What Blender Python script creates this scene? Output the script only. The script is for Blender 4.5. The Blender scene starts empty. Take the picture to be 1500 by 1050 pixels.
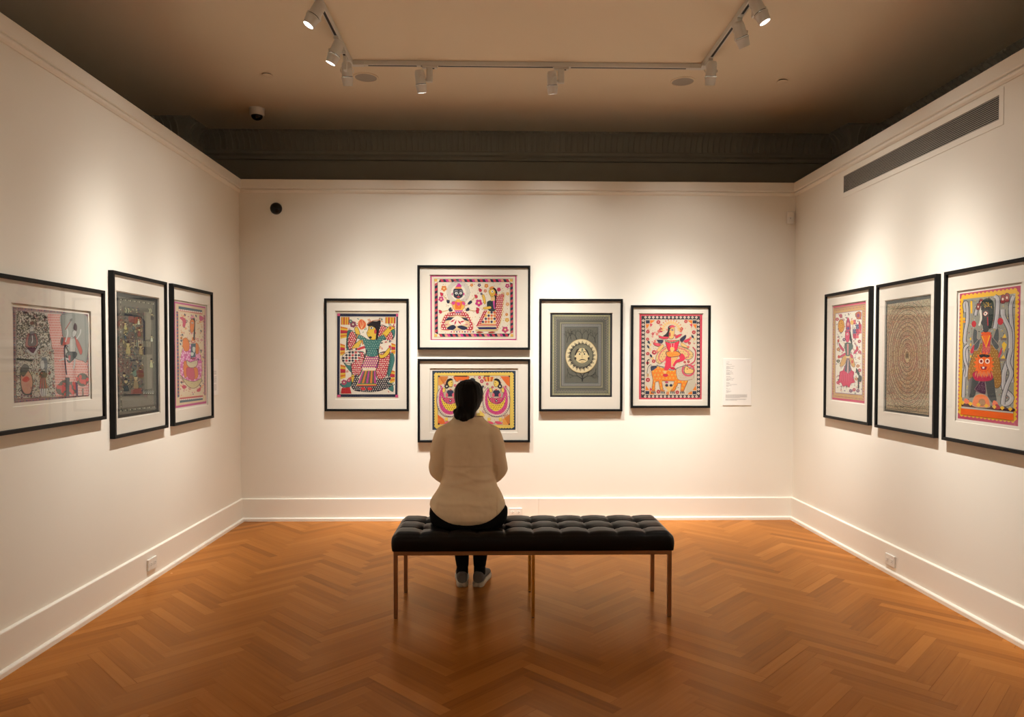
import bpy, bmesh, math, random
from mathutils import Vector, Matrix, Quaternion, noise
random.seed(7)
S = bpy.context.scene
COL = S.collection
PI = math.pi

# ------------------------------------------------------------------ room constants (metres)
XL, XR, YB, ZT = -2.261, 2.656, 6.30, 2.999      # partition faces and their height
YR = -1.6                                        # wall behind the viewer
HC = 3.65                                        # ceiling
EYE = 1.45

# ------------------------------------------------------------------ helpers
def lin(c):
    return tuple((v/255/12.92 if v/255 <= .04045 else ((v/255+.055)/1.055)**2.4) for v in c)

def link(o, parent=None):
    COL.objects.link(o)
    if parent: o.parent = parent
    return o

def tag(o, label=None, cat=None, group=None, kind=None):
    if label: o['label'] = label
    if cat: o['category'] = cat
    if group: o['group'] = group
    if kind: o['kind'] = kind
    return o

def empty(name, loc=(0, 0, 0), rot=None, label=None, cat=None, group=None):
    o = bpy.data.objects.new(name, None)
    o.empty_display_size = .05
    o.location = loc
    if rot is not None:
        o.rotation_mode = 'QUATERNION'
        o.rotation_quaternion = rot
    link(o)
    return tag(o, label, cat, group)

def mesh_obj(name, bm, mat, parent=None, smooth=False, loc=None):
    me = bpy.data.meshes.new(name)
    bmesh.ops.recalc_face_normals(bm, faces=bm.faces[:])
    bm.to_mesh(me); bm.free()
    if mat: me.materials.append(mat)
    if smooth is not False:
        for p in me.polygons: p.use_smooth = True
        if smooth is not True:
            try: me.set_sharp_from_angle(angle=math.radians(smooth))
            except Exception: pass
    o = bpy.data.objects.new(name, me)
    if loc: o.location = loc
    return link(o, parent)

def box(bm, x0, x1, y0, y1, z0, z1, bev=0, seg=2):
    vs = [bm.verts.new((x, y, z)) for x in (x0, x1) for y in (y0, y1) for z in (z0, z1)]
    idx = [(0, 1, 3, 2), (4, 6, 7, 5), (0, 4, 5, 1), (2, 3, 7, 6), (0, 2, 6, 4), (1, 5, 7, 3)]
    fs = [bm.faces.new([vs[i] for i in f]) for f in idx]
    if bev:
        es = list({e for f in fs for e in f.edges})
        bmesh.ops.bevel(bm, geom=es, offset=bev, segments=seg, affect='EDGES', profile=.5)

def loft(bm, rings, cap=True, closed=True):
    rv = [[bm.verts.new(p) for p in r] for r in rings]
    n = len(rv[0])
    for a, b in zip(rv, rv[1:]):
        for i in range(n if closed else n-1):
            j = (i+1) % n
            bm.faces.new((a[i], a[j], b[j], b[i]))
    if cap:
        for r in (rv[0], rv[-1]):
            if len(set(v.co.to_tuple(6) for v in r)) > 2: bm.faces.new(r)

def lathe(bm, prof, M=Matrix(), n=32, cap=True):
    loft(bm, [[M @ Vector((r*math.cos(2*PI*i/n), r*math.sin(2*PI*i/n), z)) for i in range(n)] for r, z in prof], cap)

def tube(bm, pts, rad, n=12, sx=1.0):
    pts = [Vector(p) for p in pts]
    if not hasattr(rad, '__len__'): rad = [rad]*len(pts)
    rings = []
    up = Vector((0, 0, 1))
    prev = None
    for i, p in enumerate(pts):
        d = (pts[min(i+1, len(pts)-1)] - pts[max(i-1, 0)]).normalized()
        if prev is None:
            a = d.cross(up if abs(d.z) < .9 else Vector((1, 0, 0))).normalized()
        else:
            a = (prev - d*prev.dot(d)).normalized()
        prev = a
        b = d.cross(a)
        rings.append([p + (a*math.cos(2*PI*k/n)*sx + b*math.sin(2*PI*k/n))*rad[i] for k in range(n)])
    loft(bm, rings)

def catmull(pts, m=6, closed=False):
    P = [Vector(p) for p in pts]; n = len(P); out = []
    rng = range(n) if closed else range(n-1)
    for i in rng:
        g = (lambda k: P[k % n]) if closed else (lambda k: P[max(0, min(n-1, k))])
        p0, p1, p2, p3 = g(i-1), g(i), g(i+1), g(i+2)
        for k in range(m):
            t = k/m
            out.append(.5*((2*p1) + (p2-p0)*t + (2*p0-5*p1+4*p2-p3)*t*t + (3*p1-p0-3*p2+p3)*t**3))
    if not closed: out.append(P[-1].copy())
    return out

def mesh_multi(name, parts, parent=None):
    """one mesh from several (bmesh, material) pieces: surface marks stay in their part"""
    V, F, MI = [], [], []
    for k, (bm, m) in enumerate(parts):
        bmesh.ops.recalc_face_normals(bm, faces=bm.faces[:]); bm.verts.ensure_lookup_table(); bm.verts.index_update()
        o = len(V); V += [v.co.copy() for v in bm.verts]
        for f in bm.faces: F.append([v.index+o for v in f.verts]); MI.append(k)
        bm.free()
    me = bpy.data.meshes.new(name); me.from_pydata(V, [], F)
    for _, m in parts: me.materials.append(m)
    me.polygons.foreach_set('material_index', MI)
    return link(bpy.data.objects.new(name, me), parent)

# ------------------------------------------------------------------ materials
def mat(name, color=(.8, .8, .8), rough=.5, metal=0., spec=.5, coat=0., bump=None, var=None, emit=None):
    m = bpy.data.materials.new(name); m.use_nodes = True
    nt = m.node_tree; b = nt.nodes['Principled BSDF']
    b.inputs['Base Color'].default_value = (*color, 1)
    b.inputs['Roughness'].default_value = rough
    b.inputs['Metallic'].default_value = metal
    b.inputs['Specular IOR Level'].default_value = spec
    b.inputs['Coat Weight'].default_value = coat
    tc = nt.nodes.new('ShaderNodeTexCoord')
    if var:   # (scale, amount) slight mottling of the colour
        n = nt.nodes.new('ShaderNodeTexNoise'); n.inputs['Scale'].default_value = var[0]
        n.inputs['Detail'].default_value = 5
        nt.links.new(tc.outputs['Object'], n.inputs['Vector'])
        mx = nt.nodes.new('ShaderNodeMix'); mx.data_type = 'RGBA'
        mx.inputs['A'].default_value = (*[c*(1-var[1]) for c in color], 1)
        mx.inputs['B'].default_value = (*[min(1, c*(1+var[1])) for c in color], 1)
        nt.links.new(n.outputs['Fac'], mx.inputs['Factor'])
        nt.links.new(mx.outputs['Result'], b.inputs['Base Color'])
    if bump:  # (scale, strength, distance)
        n = nt.nodes.new('ShaderNodeTexNoise'); n.inputs['Scale'].default_value = bump[0]
        n.inputs['Detail'].default_value = 6
        nt.links.new(tc.outputs['Object'], n.inputs['Vector'])
        bp = nt.nodes.new('ShaderNodeBump'); bp.inputs['Strength'].default_value = bump[1]
        bp.inputs['Distance'].default_value = bump[2]
        nt.links.new(n.outputs['Fac'], bp.inputs['Height'])
        nt.links.new(bp.outputs['Normal'], b.inputs['Normal'])
    if emit:
        b.inputs['Emission Color'].default_value = (*emit[0], 1)
        b.inputs['Emission Strength'].default_value = emit[1]
    return m

M = {}
M['wall'] = mat('wall_paint', (.83, .77, .665), .75, spec=.25, bump=(220, .08, .001), var=(3, .015))
M['trim'] = mat('trim_paint', (.84, .78, .68), .42, spec=.4)
M['ceil'] = mat('ceiling_paint', (.80, .68, .51), .85, spec=.2, var=(2, .02))
M['upper'] = mat('upper_wall_paint', (.33, .315, .26), .8, spec=.2, var=(4, .05))
M['black_frame'] = mat('frame_black_wood', (.0035, .0035, .0035), .5, spec=.22, bump=(120, .1, .0004))
M['mat'] = mat('mat_board_paper', (.675, .60, .515), .9, spec=.1, bump=(500, .1, .0003))
M['bevel'] = mat('mat_core_paper', (.86, .82, .76), .9, spec=.1)
M['leather'] = mat('black_leather', (.0032, .003, .0028), .34, spec=.2, bump=(260, .16, .0006))
M['metal'] = mat('brushed_bronze_metal', (.33, .205, .12), .33, 1.0, bump=(300, .05, .0003))
M['brass'] = mat('polished_brass_metal', (.66, .46, .12), .2, 1.0, var=(30, .2))
M['white_plastic'] = mat('white_plastic', (.76, .73, .66), .4)
M['lamp_white'] = mat('lamp_white_enamel', (.70, .67, .61), .4)
M['lamp_dark'] = mat('lamp_dark_metal', (.02, .02, .02), .5)
M['black_plastic'] = mat('black_plastic', (.005, .005, .005), .16, spec=.3)
M['duct_dark'] = mat('duct_dark_paint', (.012, .012, .011), .8)
M['slat'] = mat('vent_slat_enamel', (.45, .42, .36), .45)
M['lens'] = mat('lamp_lens', (.9, .9, .9), .2, emit=((.95, .97, 1.0), 30))
M['lensdim'] = M['lens']
M['sign'] = mat('sign_card', (.85, .80, .73), .7)
M['ink'] = mat('sign_ink', (.40, .37, .34), .8)
M['slot'] = mat('slot_dark', (.05, .045, .04), .6)
M['grille'] = mat('speaker_grille_cloth', (.42, .38, .32), .9, bump=(900, .3, .001))
M['gap'] = mat('shadow_gap_paint', (.10, .09, .08), .9)

def glass_mat():
    m = bpy.data.materials.new('picture_glass'); m.use_nodes = True
    nt = m.node_tree; nt.nodes.clear()
    out = nt.nodes.new('ShaderNodeOutputMaterial')
    mx = nt.nodes.new('ShaderNodeMixShader'); tr = nt.nodes.new('ShaderNodeBsdfTransparent')
    gl = nt.nodes.new('ShaderNodeBsdfGlossy'); fr = nt.nodes.new('ShaderNodeFresnel')
    fr.inputs['IOR'].default_value = 1.45
    ge = nt.nodes.new('ShaderNodeNewGeometry'); mu = nt.nodes.new('ShaderNodeMath'); mu.operation = 'MULTIPLY_ADD'
    nt.links.new(ge.outputs['Backfacing'], mu.inputs[0]); mu.inputs[1].default_value = -1; mu.inputs[2].default_value = 1
    m2 = nt.nodes.new('ShaderNodeMath'); m2.operation = 'MULTIPLY'
    nt.links.new(fr.outputs[0], m2.inputs[0]); nt.links.new(mu.outputs[0], m2.inputs[1])
    gl.inputs['Roughness'].default_value = .0
    tr.inputs['Color'].default_value = (.985, .99, .985, 1)
    nt.links.new(m2.outputs[0], mx.inputs['Fac']); nt.links.new(tr.outputs[0], mx.inputs[1])
    nt.links.new(gl.outputs[0], mx.inputs[2]); nt.links.new(mx.outputs[0], out.inputs['Surface'])
    return m
M['glass'] = glass_mat()

def paint_mat():
    m = bpy.data.materials.new('painted_paper'); m.use_nodes = True
    nt = m.node_tree; b = nt.nodes['Principled BSDF']
    a = nt.nodes.new('ShaderNodeAttribute'); a.attribute_name = 'paint'
    nt.links.new(a.outputs['Color'], b.inputs['Base Color'])
    b.inputs['Roughness'].default_value = .85; b.inputs['Specular IOR Level'].default_value = .15
    return m
M['paint'] = paint_mat()

def floor_mat():
    m = bpy.data.materials.new('oak_herringbone'); m.use_nodes = True
    nt = m.node_tree; N = nt.nodes.new; L = nt.links.new; b = nt.nodes['Principled BSDF']
    a = N('ShaderNodeAttribute'); a.attribute_name = 'board'          # r: tone, g: seed
    uv = N('ShaderNodeUVMap'); uv.uv_map = 'grain'
    sep = N('ShaderNodeSeparateColor'); L(a.outputs['Color'], sep.inputs[0])
    mp = N('ShaderNodeMapping'); mp.inputs['Scale'].default_value = (2.2, 55, 1)
    L(uv.outputs[0], mp.inputs['Vector'])
    n1 = N('ShaderNodeTexNoise'); n1.inputs['Scale'].default_value = 1.0; n1.inputs['Detail'].default_value = 6
    n1.inputs['Distortion'].default_value = .6
    L(mp.outputs[0], n1.inputs['Vector'])
    ramp = N('ShaderNodeValToRGB')
    e = ramp.color_ramp.elements
    e[0].position = 0; e[0].color = (.225, .066, .010, 1)
    e[1].position = 1; e[1].color = (.53, .20, .040, 1)
    mid = ramp.color_ramp.elements.new(.5); mid.color = (.385, .130, .020, 1)
    add = N('ShaderNodeMath'); add.operation = 'MULTIPLY_ADD'
    L(n1.outputs['Fac'], add.inputs[0]); add.inputs[1].default_value = .45
    off = N('ShaderNodeMath'); off.operation = 'MULTIPLY_ADD'
    L(sep.outputs[0], off.inputs[0]); off.inputs[1].default_value = .62; off.inputs[2].default_value = -.06
    L(off.outputs[0], add.inputs[2]); L(add.outputs[0], ramp.inputs[0])
    L(ramp.outputs[0], b.inputs['Base Color'])
    tc = N('ShaderNodeTexCoord')
    n2 = N('ShaderNodeTexNoise'); n2.inputs['Scale'].default_value = 3.0; n2.inputs['Detail'].default_value = 3
    L(tc.outputs['Object'], n2.inputs['Vector'])
    mr = N('ShaderNodeMapRange'); mr.inputs['To Min'].default_value = .2; mr.inputs['To Max'].default_value = .3
    L(n2.outputs['Fac'], mr.inputs['Value']); pass
    bp = N('ShaderNodeBump'); bp.inputs['Strength'].default_value = .12; bp.inputs['Distance'].default_value = .0006
    L(n1.outputs['Fac'], bp.inputs['Height'])
    # amber varnish over the wood
    out = next(n for n in nt.nodes if n.type == 'OUTPUT_MATERIAL'); nt.nodes.remove(b)
    df = N('ShaderNodeBsdfDiffuse'); gl = N('ShaderNodeBsdfGlossy'); fr = N('ShaderNodeFresnel'); mx = N('ShaderNodeMixShader')
    L(ramp.outputs[0], df.inputs['Color']); L(mr.outputs[0], gl.inputs['Roughness'])
    gl.inputs['Color'].default_value = (1, .68, .42, 1); fr.inputs['IOR'].default_value = 1.42
    for n in (df, gl, fr): L(bp.outputs[0], n.inputs['Normal'])
    L(fr.outputs[0], mx.inputs['Fac']); L(df.outputs[0], mx.inputs[1]); L(gl.outputs[0], mx.inputs[2]); L(mx.outputs[0], out.inputs['Surface'])
    return m
M['floor'] = floor_mat()

# ------------------------------------------------------------------ camera
F_PX, YAW, PITCH, ROLL, CY = 1040., .0210, -.0241, .0014, 548.19
cyw, syw, cp, sp = math.cos(YAW), math.sin(YAW), math.cos(PITCH), math.sin(PITCH)
Fv = Vector((syw*cp, cyw*cp, sp)); Rv = Vector((cyw, -syw, 0)); Uv = Rv.cross(Fv)
R2 = Rv*math.cos(ROLL) + Uv*math.sin(ROLL); U2 = -Rv*math.sin(ROLL) + Uv*math.cos(ROLL)
cam = bpy.data.objects.new('camera', bpy.data.cameras.new('camera'))
Mx = Matrix((R2, U2, -Fv)).transposed().to_4x4(); Mx.translation = (0, 0, EYE)
cam.matrix_world = Mx
cam.data.sensor_width = 36; cam.data.sensor_fit = 'HORIZONTAL'
cam.data.lens = F_PX/1500*36
cam.data.shift_y = (CY-525)/1500
cam.data.clip_start = .05
COL.objects.link(cam); S.camera = cam

# ------------------------------------------------------------------ floor: herringbone boards
def build_floor():
    Lb, Wb = .498, .498/8
    pit = Lb/math.sqrt(2); rowp = Wb*math.sqrt(2)
    bm = bmesh.new()
    ca = bm.loops.layers.float_color.new('board'); uvl = bm.loops.layers.uv.new('grain')
    def quad(pts, z, c, uvs):
        f = bm.faces.new([bm.verts.new((p[0], p[1], z)) for p in pts])
        for l, u in zip(f.loops, uvs): l[ca] = c; l[uvl].uv = u
    x0, x1, y0, y1 = XL, XR, YR, YB
    # dark bed under the boards
    quad([(-3.4, YR-.0), (3.78, YR-.0), (3.7, 7.08), (-3.4, 7.08)], -.0012, (0, .5, 0, 1), [(0, 0)]*4)
    valley0 = 1.241
    boards = []
    for k in range(-12, 9):
        xa = valley0 - .02 + k*pit
        up = (k % 2 == 0)
        s = 1 if up else -1
        d = Vector((1, s, 0)).normalized(); nrm = Vector((-s, 1, 0)).normalized()
        for j in range(-8, 112):
            # long board: a rectangle Lb x Wb whose short ends touch the neighbouring column
            yv = YR + j*rowp
            start = Vector((xa, yv, 0)) if up else Vector((xa - Wb/math.sqrt(2), yv + (Lb+Wb)/math.sqrt(2), 0))
            g = random.choice([.0003]*5+[.0008, .0016])
            c = [start + d*g + nrm*g, start + d*(Lb-g) + nrm*g, start + d*(Lb-g) + nrm*(Wb-g), start + d*g + nrm*(Wb-g)]
            if all(p.x < x0 or p.x > x1 or p.y < y0 or p.y > y1 for p in c): continue
            boards.append((c, g))
    for c, g in boards:
        tone = min(1, max(0, random.gauss(.47, .25))); sd = random.random()
        ox, oy = random.random()*50, random.random()*50
        col = (tone, sd, 0, 1)
        quad(c, 0, col, [(ox, oy), (ox+Lb, oy), (ox+Lb, oy+Wb), (ox, oy+Wb)])
    for co, no in (((x0, 0, 0), (-1, 0, 0)), ((x1, 0, 0), (1, 0, 0)), ((0, y0, 0), (0, -1, 0)), ((0, y1, 0), (0, 1, 0))):
        geo = [f for f in bm.faces if f.calc_center_median().z > -.001]
        gg = geo + list({e for f in geo for e in f.edges}) + list({v for f in geo for v in f.verts})
        bmesh.ops.bisect_plane(bm, geom=gg, plane_co=co, plane_no=no, clear_outer=True)
    me = bpy.data.meshes.new('floor'); bm.to_mesh(me); bm.free()
    me.materials.append(M['floor'])
    o = link(bpy.data.objects.new('floor', me))
    tag(o, kind='structure')
build_floor()

def struct(name, bm, m, smooth=False):
    return tag(mesh_obj(name, bm, m, smooth=smooth), kind='structure')

# ------------------------------------------------------------------ partition walls, ceiling, upper walls
VY0, VY1, VZ0, VZ1 = 3.734, 5.423, 2.711, 2.840      # vent opening in the right wall
T = .12
bm = bmesh.new(); box(bm, XL-T, XL, YR, YB+T, 0, ZT-.002); struct('wall_left', bm, M['wall'])
bm = bmesh.new(); box(bm, XL, XR, YB, YB+T, 0, ZT-.002); struct('wall_back', bm, M['wall'])
bm = bmesh.new()
box(bm, XR, XR+T, YR, VY0, 0, ZT-.002); box(bm, XR, XR+T, VY1, YB+T, 0, ZT-.002)
box(bm, XR, XR+T, VY0, VY1, 0, VZ0); box(bm, XR, XR+T, VY0, VY1, VZ1, ZT-.002)
struct('wall_right', bm, M['wall'])
bm = bmesh.new(); box(bm, -3.7, 4.0, YR-.15, YR, 0, HC); struct('wall_front', bm, M['wall'])
bm = bmesh.new(); box(bm, -3.7, 4.0, YR-.15, 7.3, HC, HC+.1); struct('ceiling', bm, M['ceil'])

# old room shell behind the partitions: stepped plan, fluted cornice under the ceiling
PATH = [(-3.42, YR), (-3.42, 6.71), (-2.92, 6.71), (-2.90, 7.08), (3.36, 7.08), (3.395, 6.76), (3.71, 6.76), (3.79, YR)]
def offset_path(d):
    """shift the path towards the room by d (room is to the right of the walking direction)"""
    P = [Vector((x, y, 0)) for x, y in PATH]; out = []
    for i, p in enumerate(P):
        ds = []
        if i > 0: ds.append((P[i]-P[i-1]).normalized())
        if i < len(P)-1: ds.append((P[i+1]-P[i]).normalized())
        ns = [Vector((q.y, -q.x, 0)) for q in ds]
        if len(ns) == 2:
            m = (ns[0]+ns[1]).normalized(); out.append(p + m*(d/max(.3, m.dot(ns[0]))))
        else: out.append(p + ns[0]*d)
    return out
def sweep(bm, prof):
    rows = [(offset_path(d), z) for d, z in prof]
    vv = [[bm.verts.new((p.x, p.y, z)) for p in r] for r, z in rows]
    for a, b in zip(vv, vv[1:]):
        for i in range(len(a)-1): bm.faces.new((a[i], a[i+1], b[i+1], b[i]))
bm = bmesh.new(); sweep(bm, [(0, 0), (0, HC), (-.1, HC), (-.1, 0)])
struct('wall_upper', bm, M['upper'])
bm = bmesh.new()
sweep(bm, [(.002, 3.385), (.03, 3.388), (.036, 3.405), (.024, 3.41), (.024, 3.422), (.05, 3.435), (.056, 3.46), (.03, 3.472),
           (.03, 3.478), (.034, 3.52), (.05, 3.57), (.078, 3.605), (.11, 3.626), (.12, 3.63), (.12, HC-.001)])
P0 = offset_path(0.0)
for a, b in zip(P0, P0[1:]):            # flutes and beads along each run
    d = (b-a); ln = d.length; d = d.normalized(); nrm = Vector((d.y, -d.x, 0))
    n = int(ln/.056)
    ang = math.atan2(d.y, d.x)
    for i in range(n):
        c = a + d*(ln*(i+.5)/n)
        if c.y < 1.5: continue
        R = Matrix.Translation(c) @ Matrix.Rotation(ang, 4, 'Z')
        prof = [(.033, 3.48), (.038, 3.52), (.054, 3.57), (.082, 3.605), (.108, 3.622)]
        w = .012
        loft(bm, [[R @ Vector((sx*w, -pd-dd, pz)) for sx, dd in ((-1, -.01), (-.6, .009), (.6, .009), (1, -.01))] for pd, pz in prof], cap=True)
        lathe(bm, [(.002, -.014), (.012, -.008), (.015, 0), (.012, .008), (.002, .014)], R @ Matrix.Translation((0, -.122, 3.634)), n=8)
struct('trim_1', bm, M['upper'], smooth=30)

# fascia and moulding along the top of the partition walls, baseboard and shoe along the bottom
def run_profile(name, prof, m, side, breaks=()):
    """prof: (projection, z) closed outline; side picks the wall; mitred in the corners"""
    bm = bmesh.new()
    if side == 'back':
        segs = [XL] + list(breaks) + [XR]
        for k, (a, b) in enumerate(zip(segs, segs[1:])):
            ga = .001 if k else 0; gb = .001 if k < len(segs)-2 else 0
            r0 = [(a + (p if k == 0 else 0) + ga, YB-p, z) for p, z in prof]
            r1 = [(b - (p if k == len(segs)-2 else 0) - gb, YB-p, z) for p, z in prof]
            loft(bm, [r0, r1])
    else:
        x, s = (XL, 1) if side == 'left' else (XR, -1)
        loft(bm, [[(x+s*p, YR, z) for p, z in prof], [(x+s*p, YB-p, z) for p, z in prof]])
    return struct(name, bm, m)
TOPP = [(-.001, ZT), (.024, ZT), (.026, ZT-.004), (.026, ZT-.074), (.022, ZT-.079), (.013, ZT-.081), (.017, ZT-.086), (.021, ZT-.094),
        (.017, ZT-.104), (.010, ZT-.110), (.006, ZT-.114), (-.001, ZT-.115)]
BASEP = [(-.001, 0), (.018, 0), (.018, .192), (.016, .196), (.004, .199), (-.001, .1995)]
SHOEP = [(.0175, 0), (.036, 0), (.036, .021), (.033, .026), (.027, .029), (.0175, .030)]
for i, (sd, br) in enumerate((('left', ()), ('back', (-.14,)), ('right', ()))):
    run_profile('trim_%d' % (2+i), TOPP, M['trim'], sd, br)
    run_profile('baseboard_%s' % sd, BASEP, M['trim'], sd, (.37,) if sd == 'back' else ())
    run_profile('trim_%d' % (5+i), SHOEP, M['trim'], sd)

# ------------------------------------------------------------------ things on walls: local frame x right, y up, z out of the wall
def wall_rot(side):
    X, Z = {'back': (Vector((1, 0, 0)), Vector((0, -1, 0))), 'left': (Vector((0, 1, 0)), Vector((1, 0, 0))),
            'right': (Vector((0, -1, 0)), Vector((-1, 0, 0)))}[side]
    return Matrix((X, Vector((0, 0, 1)), Z)).transposed().to_quaternion()
def wall_pt(side, u, z, off=0):
    return {'back': (u, YB-off, z), 'left': (XL+off, u, z), 'right': (XR-off, u, z)}[side]

# air vent
v = empty('air_vent', wall_pt('right', (VY0+VY1)/2, (VZ0+VZ1)/2), wall_rot('right'),
          'long white louvred air vent high on the right wall', 'air vent')
hw, hh = (VY1-VY0)/2, (VZ1-VZ0)/2
bm = bmesh.new()
for x0, x1, y0, y1 in ((-hw-.012, hw+.034, hh, hh+.03), (-hw-.012, hw+.034, -hh-.036, -hh), (-hw-.012, -hw, -hh, hh), (hw, hw+.034, -hh, hh)):
    box(bm, x0, x1, y0, y1, .0002, .003)
mesh_obj('flange', bm, M['wall'], v)
bm = bmesh.new()
ns = 12
for i in range(ns):
    y = -hh + (i+.5)*2*hh/ns
    loft(bm, [[(x, y-.0018, .001), (x, y+.0018, .001), (x, y+.0026, -.005), (x, y-.0010, -.005)] for x in (-hw+.001, hw-.001)])
mesh_obj('louvres', bm, M['slat'], v)
bm = bmesh.new(); box(bm, -hw, hw, -hh, hh, -.1, -.04)
for q in ((-hw, -hw+.0015, -hh, hh), (hw-.0015, hw, -hh, hh), (-hw, hw, -hh, -hh+.0015), (-hw, hw, hh-.0015, hh)): box(bm, *q, -.05, -.001)
mesh_obj('duct', bm, M['duct_dark'], v)

# outlets
def outlet(side, u, z, w, h, label, rows):
    o = empty('wall_outlet', wall_pt(side, u, z, .0185), wall_rot(side), label, 'outlet', 'wall outlets on the baseboards')
    bm = bmesh.new(); box(bm, -w/2, w/2, -h/2, h/2, 0, .012, .002); mesh_obj('cover_plate', bm, M['white_plastic'], o)
    for k in range(2):
        cx, cy = ((k-.5)*w*.46, 0) if rows == 'h' else (0, (k-.5)*h*.46)
        bm = bmesh.new()
        box(bm, cx-.0155, cx+.0155, cy-.0135, cy+.0135, .011, .0135, .001)
        rb, bm = bm, bmesh.new()
        for sx, hh_ in ((-.0062, .0042), (.0062, .0034)):
            if rows == 'h': box(bm, cx-hh_, cx+hh_, cy+sx-.0011, cy+sx+.0011, .0128, .0139)
            else: box(bm, cx+sx-.0011, cx+sx+.0011, cy-hh_+.002, cy+hh_+.002, .0128, .0139)
        px, py = (cx+.009, cy) if rows == 'h' else (cx, cy-.009)
        lathe(bm, [(.0024, .0128), (.0024, .0139)], Matrix.Translation((px, py, 0)), n=12)
        mesh_multi('receptacle', [(rb, M['white_plastic']), (bm, M['slot'])], o)
    bm = bmesh.new(); lathe(bm, [(.003, .0118), (.003, .0128), (.002, .0134)], n=12); mesh_obj('screw', bm, M['white_plastic'], o)
outlet('back', .163, .072, .116, .076, 'white wall outlet on the back baseboard beside the seated person', 'h')
outlet('left', 4.622, .110, .112, .074, 'white wall outlet on the baseboard of the left wall', 'h')
outlet('right', 4.665, .096, .112, .074, 'white wall outlet on the baseboard of the right wall', 'h')

# printed wall texts
def text_panel(side, u0, u1, z0, z1, label, lines):
    o = empty('wall_text', wall_pt(side, (u0+u1)/2, (z0+z1)/2), wall_rot(side), label, 'sign', 'printed wall text panels')
    w, h = abs(u1-u0), z1-z0
    bm = bmesh.new(); box(bm, -w/2, w/2, -h/2, h/2, 0, .006, .0006, 1); pb = bm
    rnd = random.Random(3)
    bm = bmesh.new()
    for fy, fx0, fx1 in lines:      # rows of fine print too small to read
        y = h/2 - fy*h; x = -w/2 + fx0*w; xe = -w/2 + fx1*w
        while x < xe:
            ww = min(rnd.uniform(.004, .013), xe-x)
            box(bm, x, x+ww, y-.0016, y+.0016, .006, .0062); x += ww+.002
    mesh_multi('panel', [(pb, M['sign']), (bm, M['ink'])], o)
LN = []
for y, x1 in ((.065, .21), (.1, .18), (.115, .30), (.155, .39), (.17, .18), (.185, .25), (.2, .36), (.215, .18), (.245, .24), (.262, .30), (.29, .35), (.305, .22),
              (.32, .36), (.335, .25), (.375, .24), (.39, .29), (.42, .39), (.435, .25), (.45, .36), (.465, .2), (.51, .22), (.525, .24), (.55, .49),
              (.575, .30), (.59, .2), (.63, .16), (.65, .26), (.68, .2), (.695, .29), (.71, .25), (.725, .2)):
    LN.append((y, .11, x1))
for y, x1 in ((.77, .86), (.783, .83), (.796, .86), (.809, .84), (.822, .85), (.835, .60), (.862, .83), (.875, .80), (.89, .50)):
    LN.append((y, .09, x1))
text_panel('back', 2.018, 2.272, 1.023, 1.437, 'white wall text panel right of the four back pictures', LN)
LN2 = [(y, .1, x) for y, x in ((.1, .5), (.2, .6), (.23, .4))] + [(.32+.03*i, .1, .85) for i in range(4)] + \
      [(.48+.03*i, .1, .85) for i in range(6)] + [(.70+.03*i, .1, .85) for i in range(6)]
text_panel('left', 5.53, 5.79, 1.142, 1.428, 'white wall text panel half hidden behind the last left wall picture', LN2)

# black dome on the back wall
o = empty('dome_camera', wall_pt('back', -1.934, 2.747), wall_rot('back'), 'black dome security camera high on the back wall', 'security camera')
bm = bmesh.new(); lathe(bm, [(.056, 0), (.056, .006), (.052, .012), (.046, .014)], n=40)
for k in range(4):
    a = PI/4 + k*PI/2
    lathe(bm, [(.006, 0), (.006, .005), (.003, .007)], Matrix.Translation((.058*math.cos(a), .058*math.sin(a), 0)), n=12)
mesh_obj('mounting_ring', bm, M['white_plastic'], o, smooth=40)
bm = bmesh.new(); lathe(bm, [(.0525, .004)] + [(.052*math.cos(t), .014+.045*math.sin(t)) for t in [i*PI/2/10 for i in range(10)]] + [(.0005, .059)], n=40)
mesh_obj('dome', bm, M['black_plastic'], o, smooth=True)

# motion detector in the right corner
q = wall_rot('back')
o = empty('motion_detector', (XR-.055, YB, 2.692), q, 'small white motion detector in the upper right corner', 'motion detector')
bm = bmesh.new(); box(bm, -.03, .034, -.056, .056, 0, .03, .009, 3); mesh_obj('housing', bm, M['white_plastic'], o, smooth=40)
bm = bmesh.new(); loft(bm, [[(-.024, y, .029), (-.018, y, .036), (.020, y, .036), (.026, y, .029)] for y in (.002, .046)]); mesh_obj('detector_window', bm, M['trim'], o)
bm = bmesh.new(); box(bm, -.004, 0, -.012, -.003, .0295, .031); mesh_obj('indicator', bm, M['slot'], o)

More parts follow.
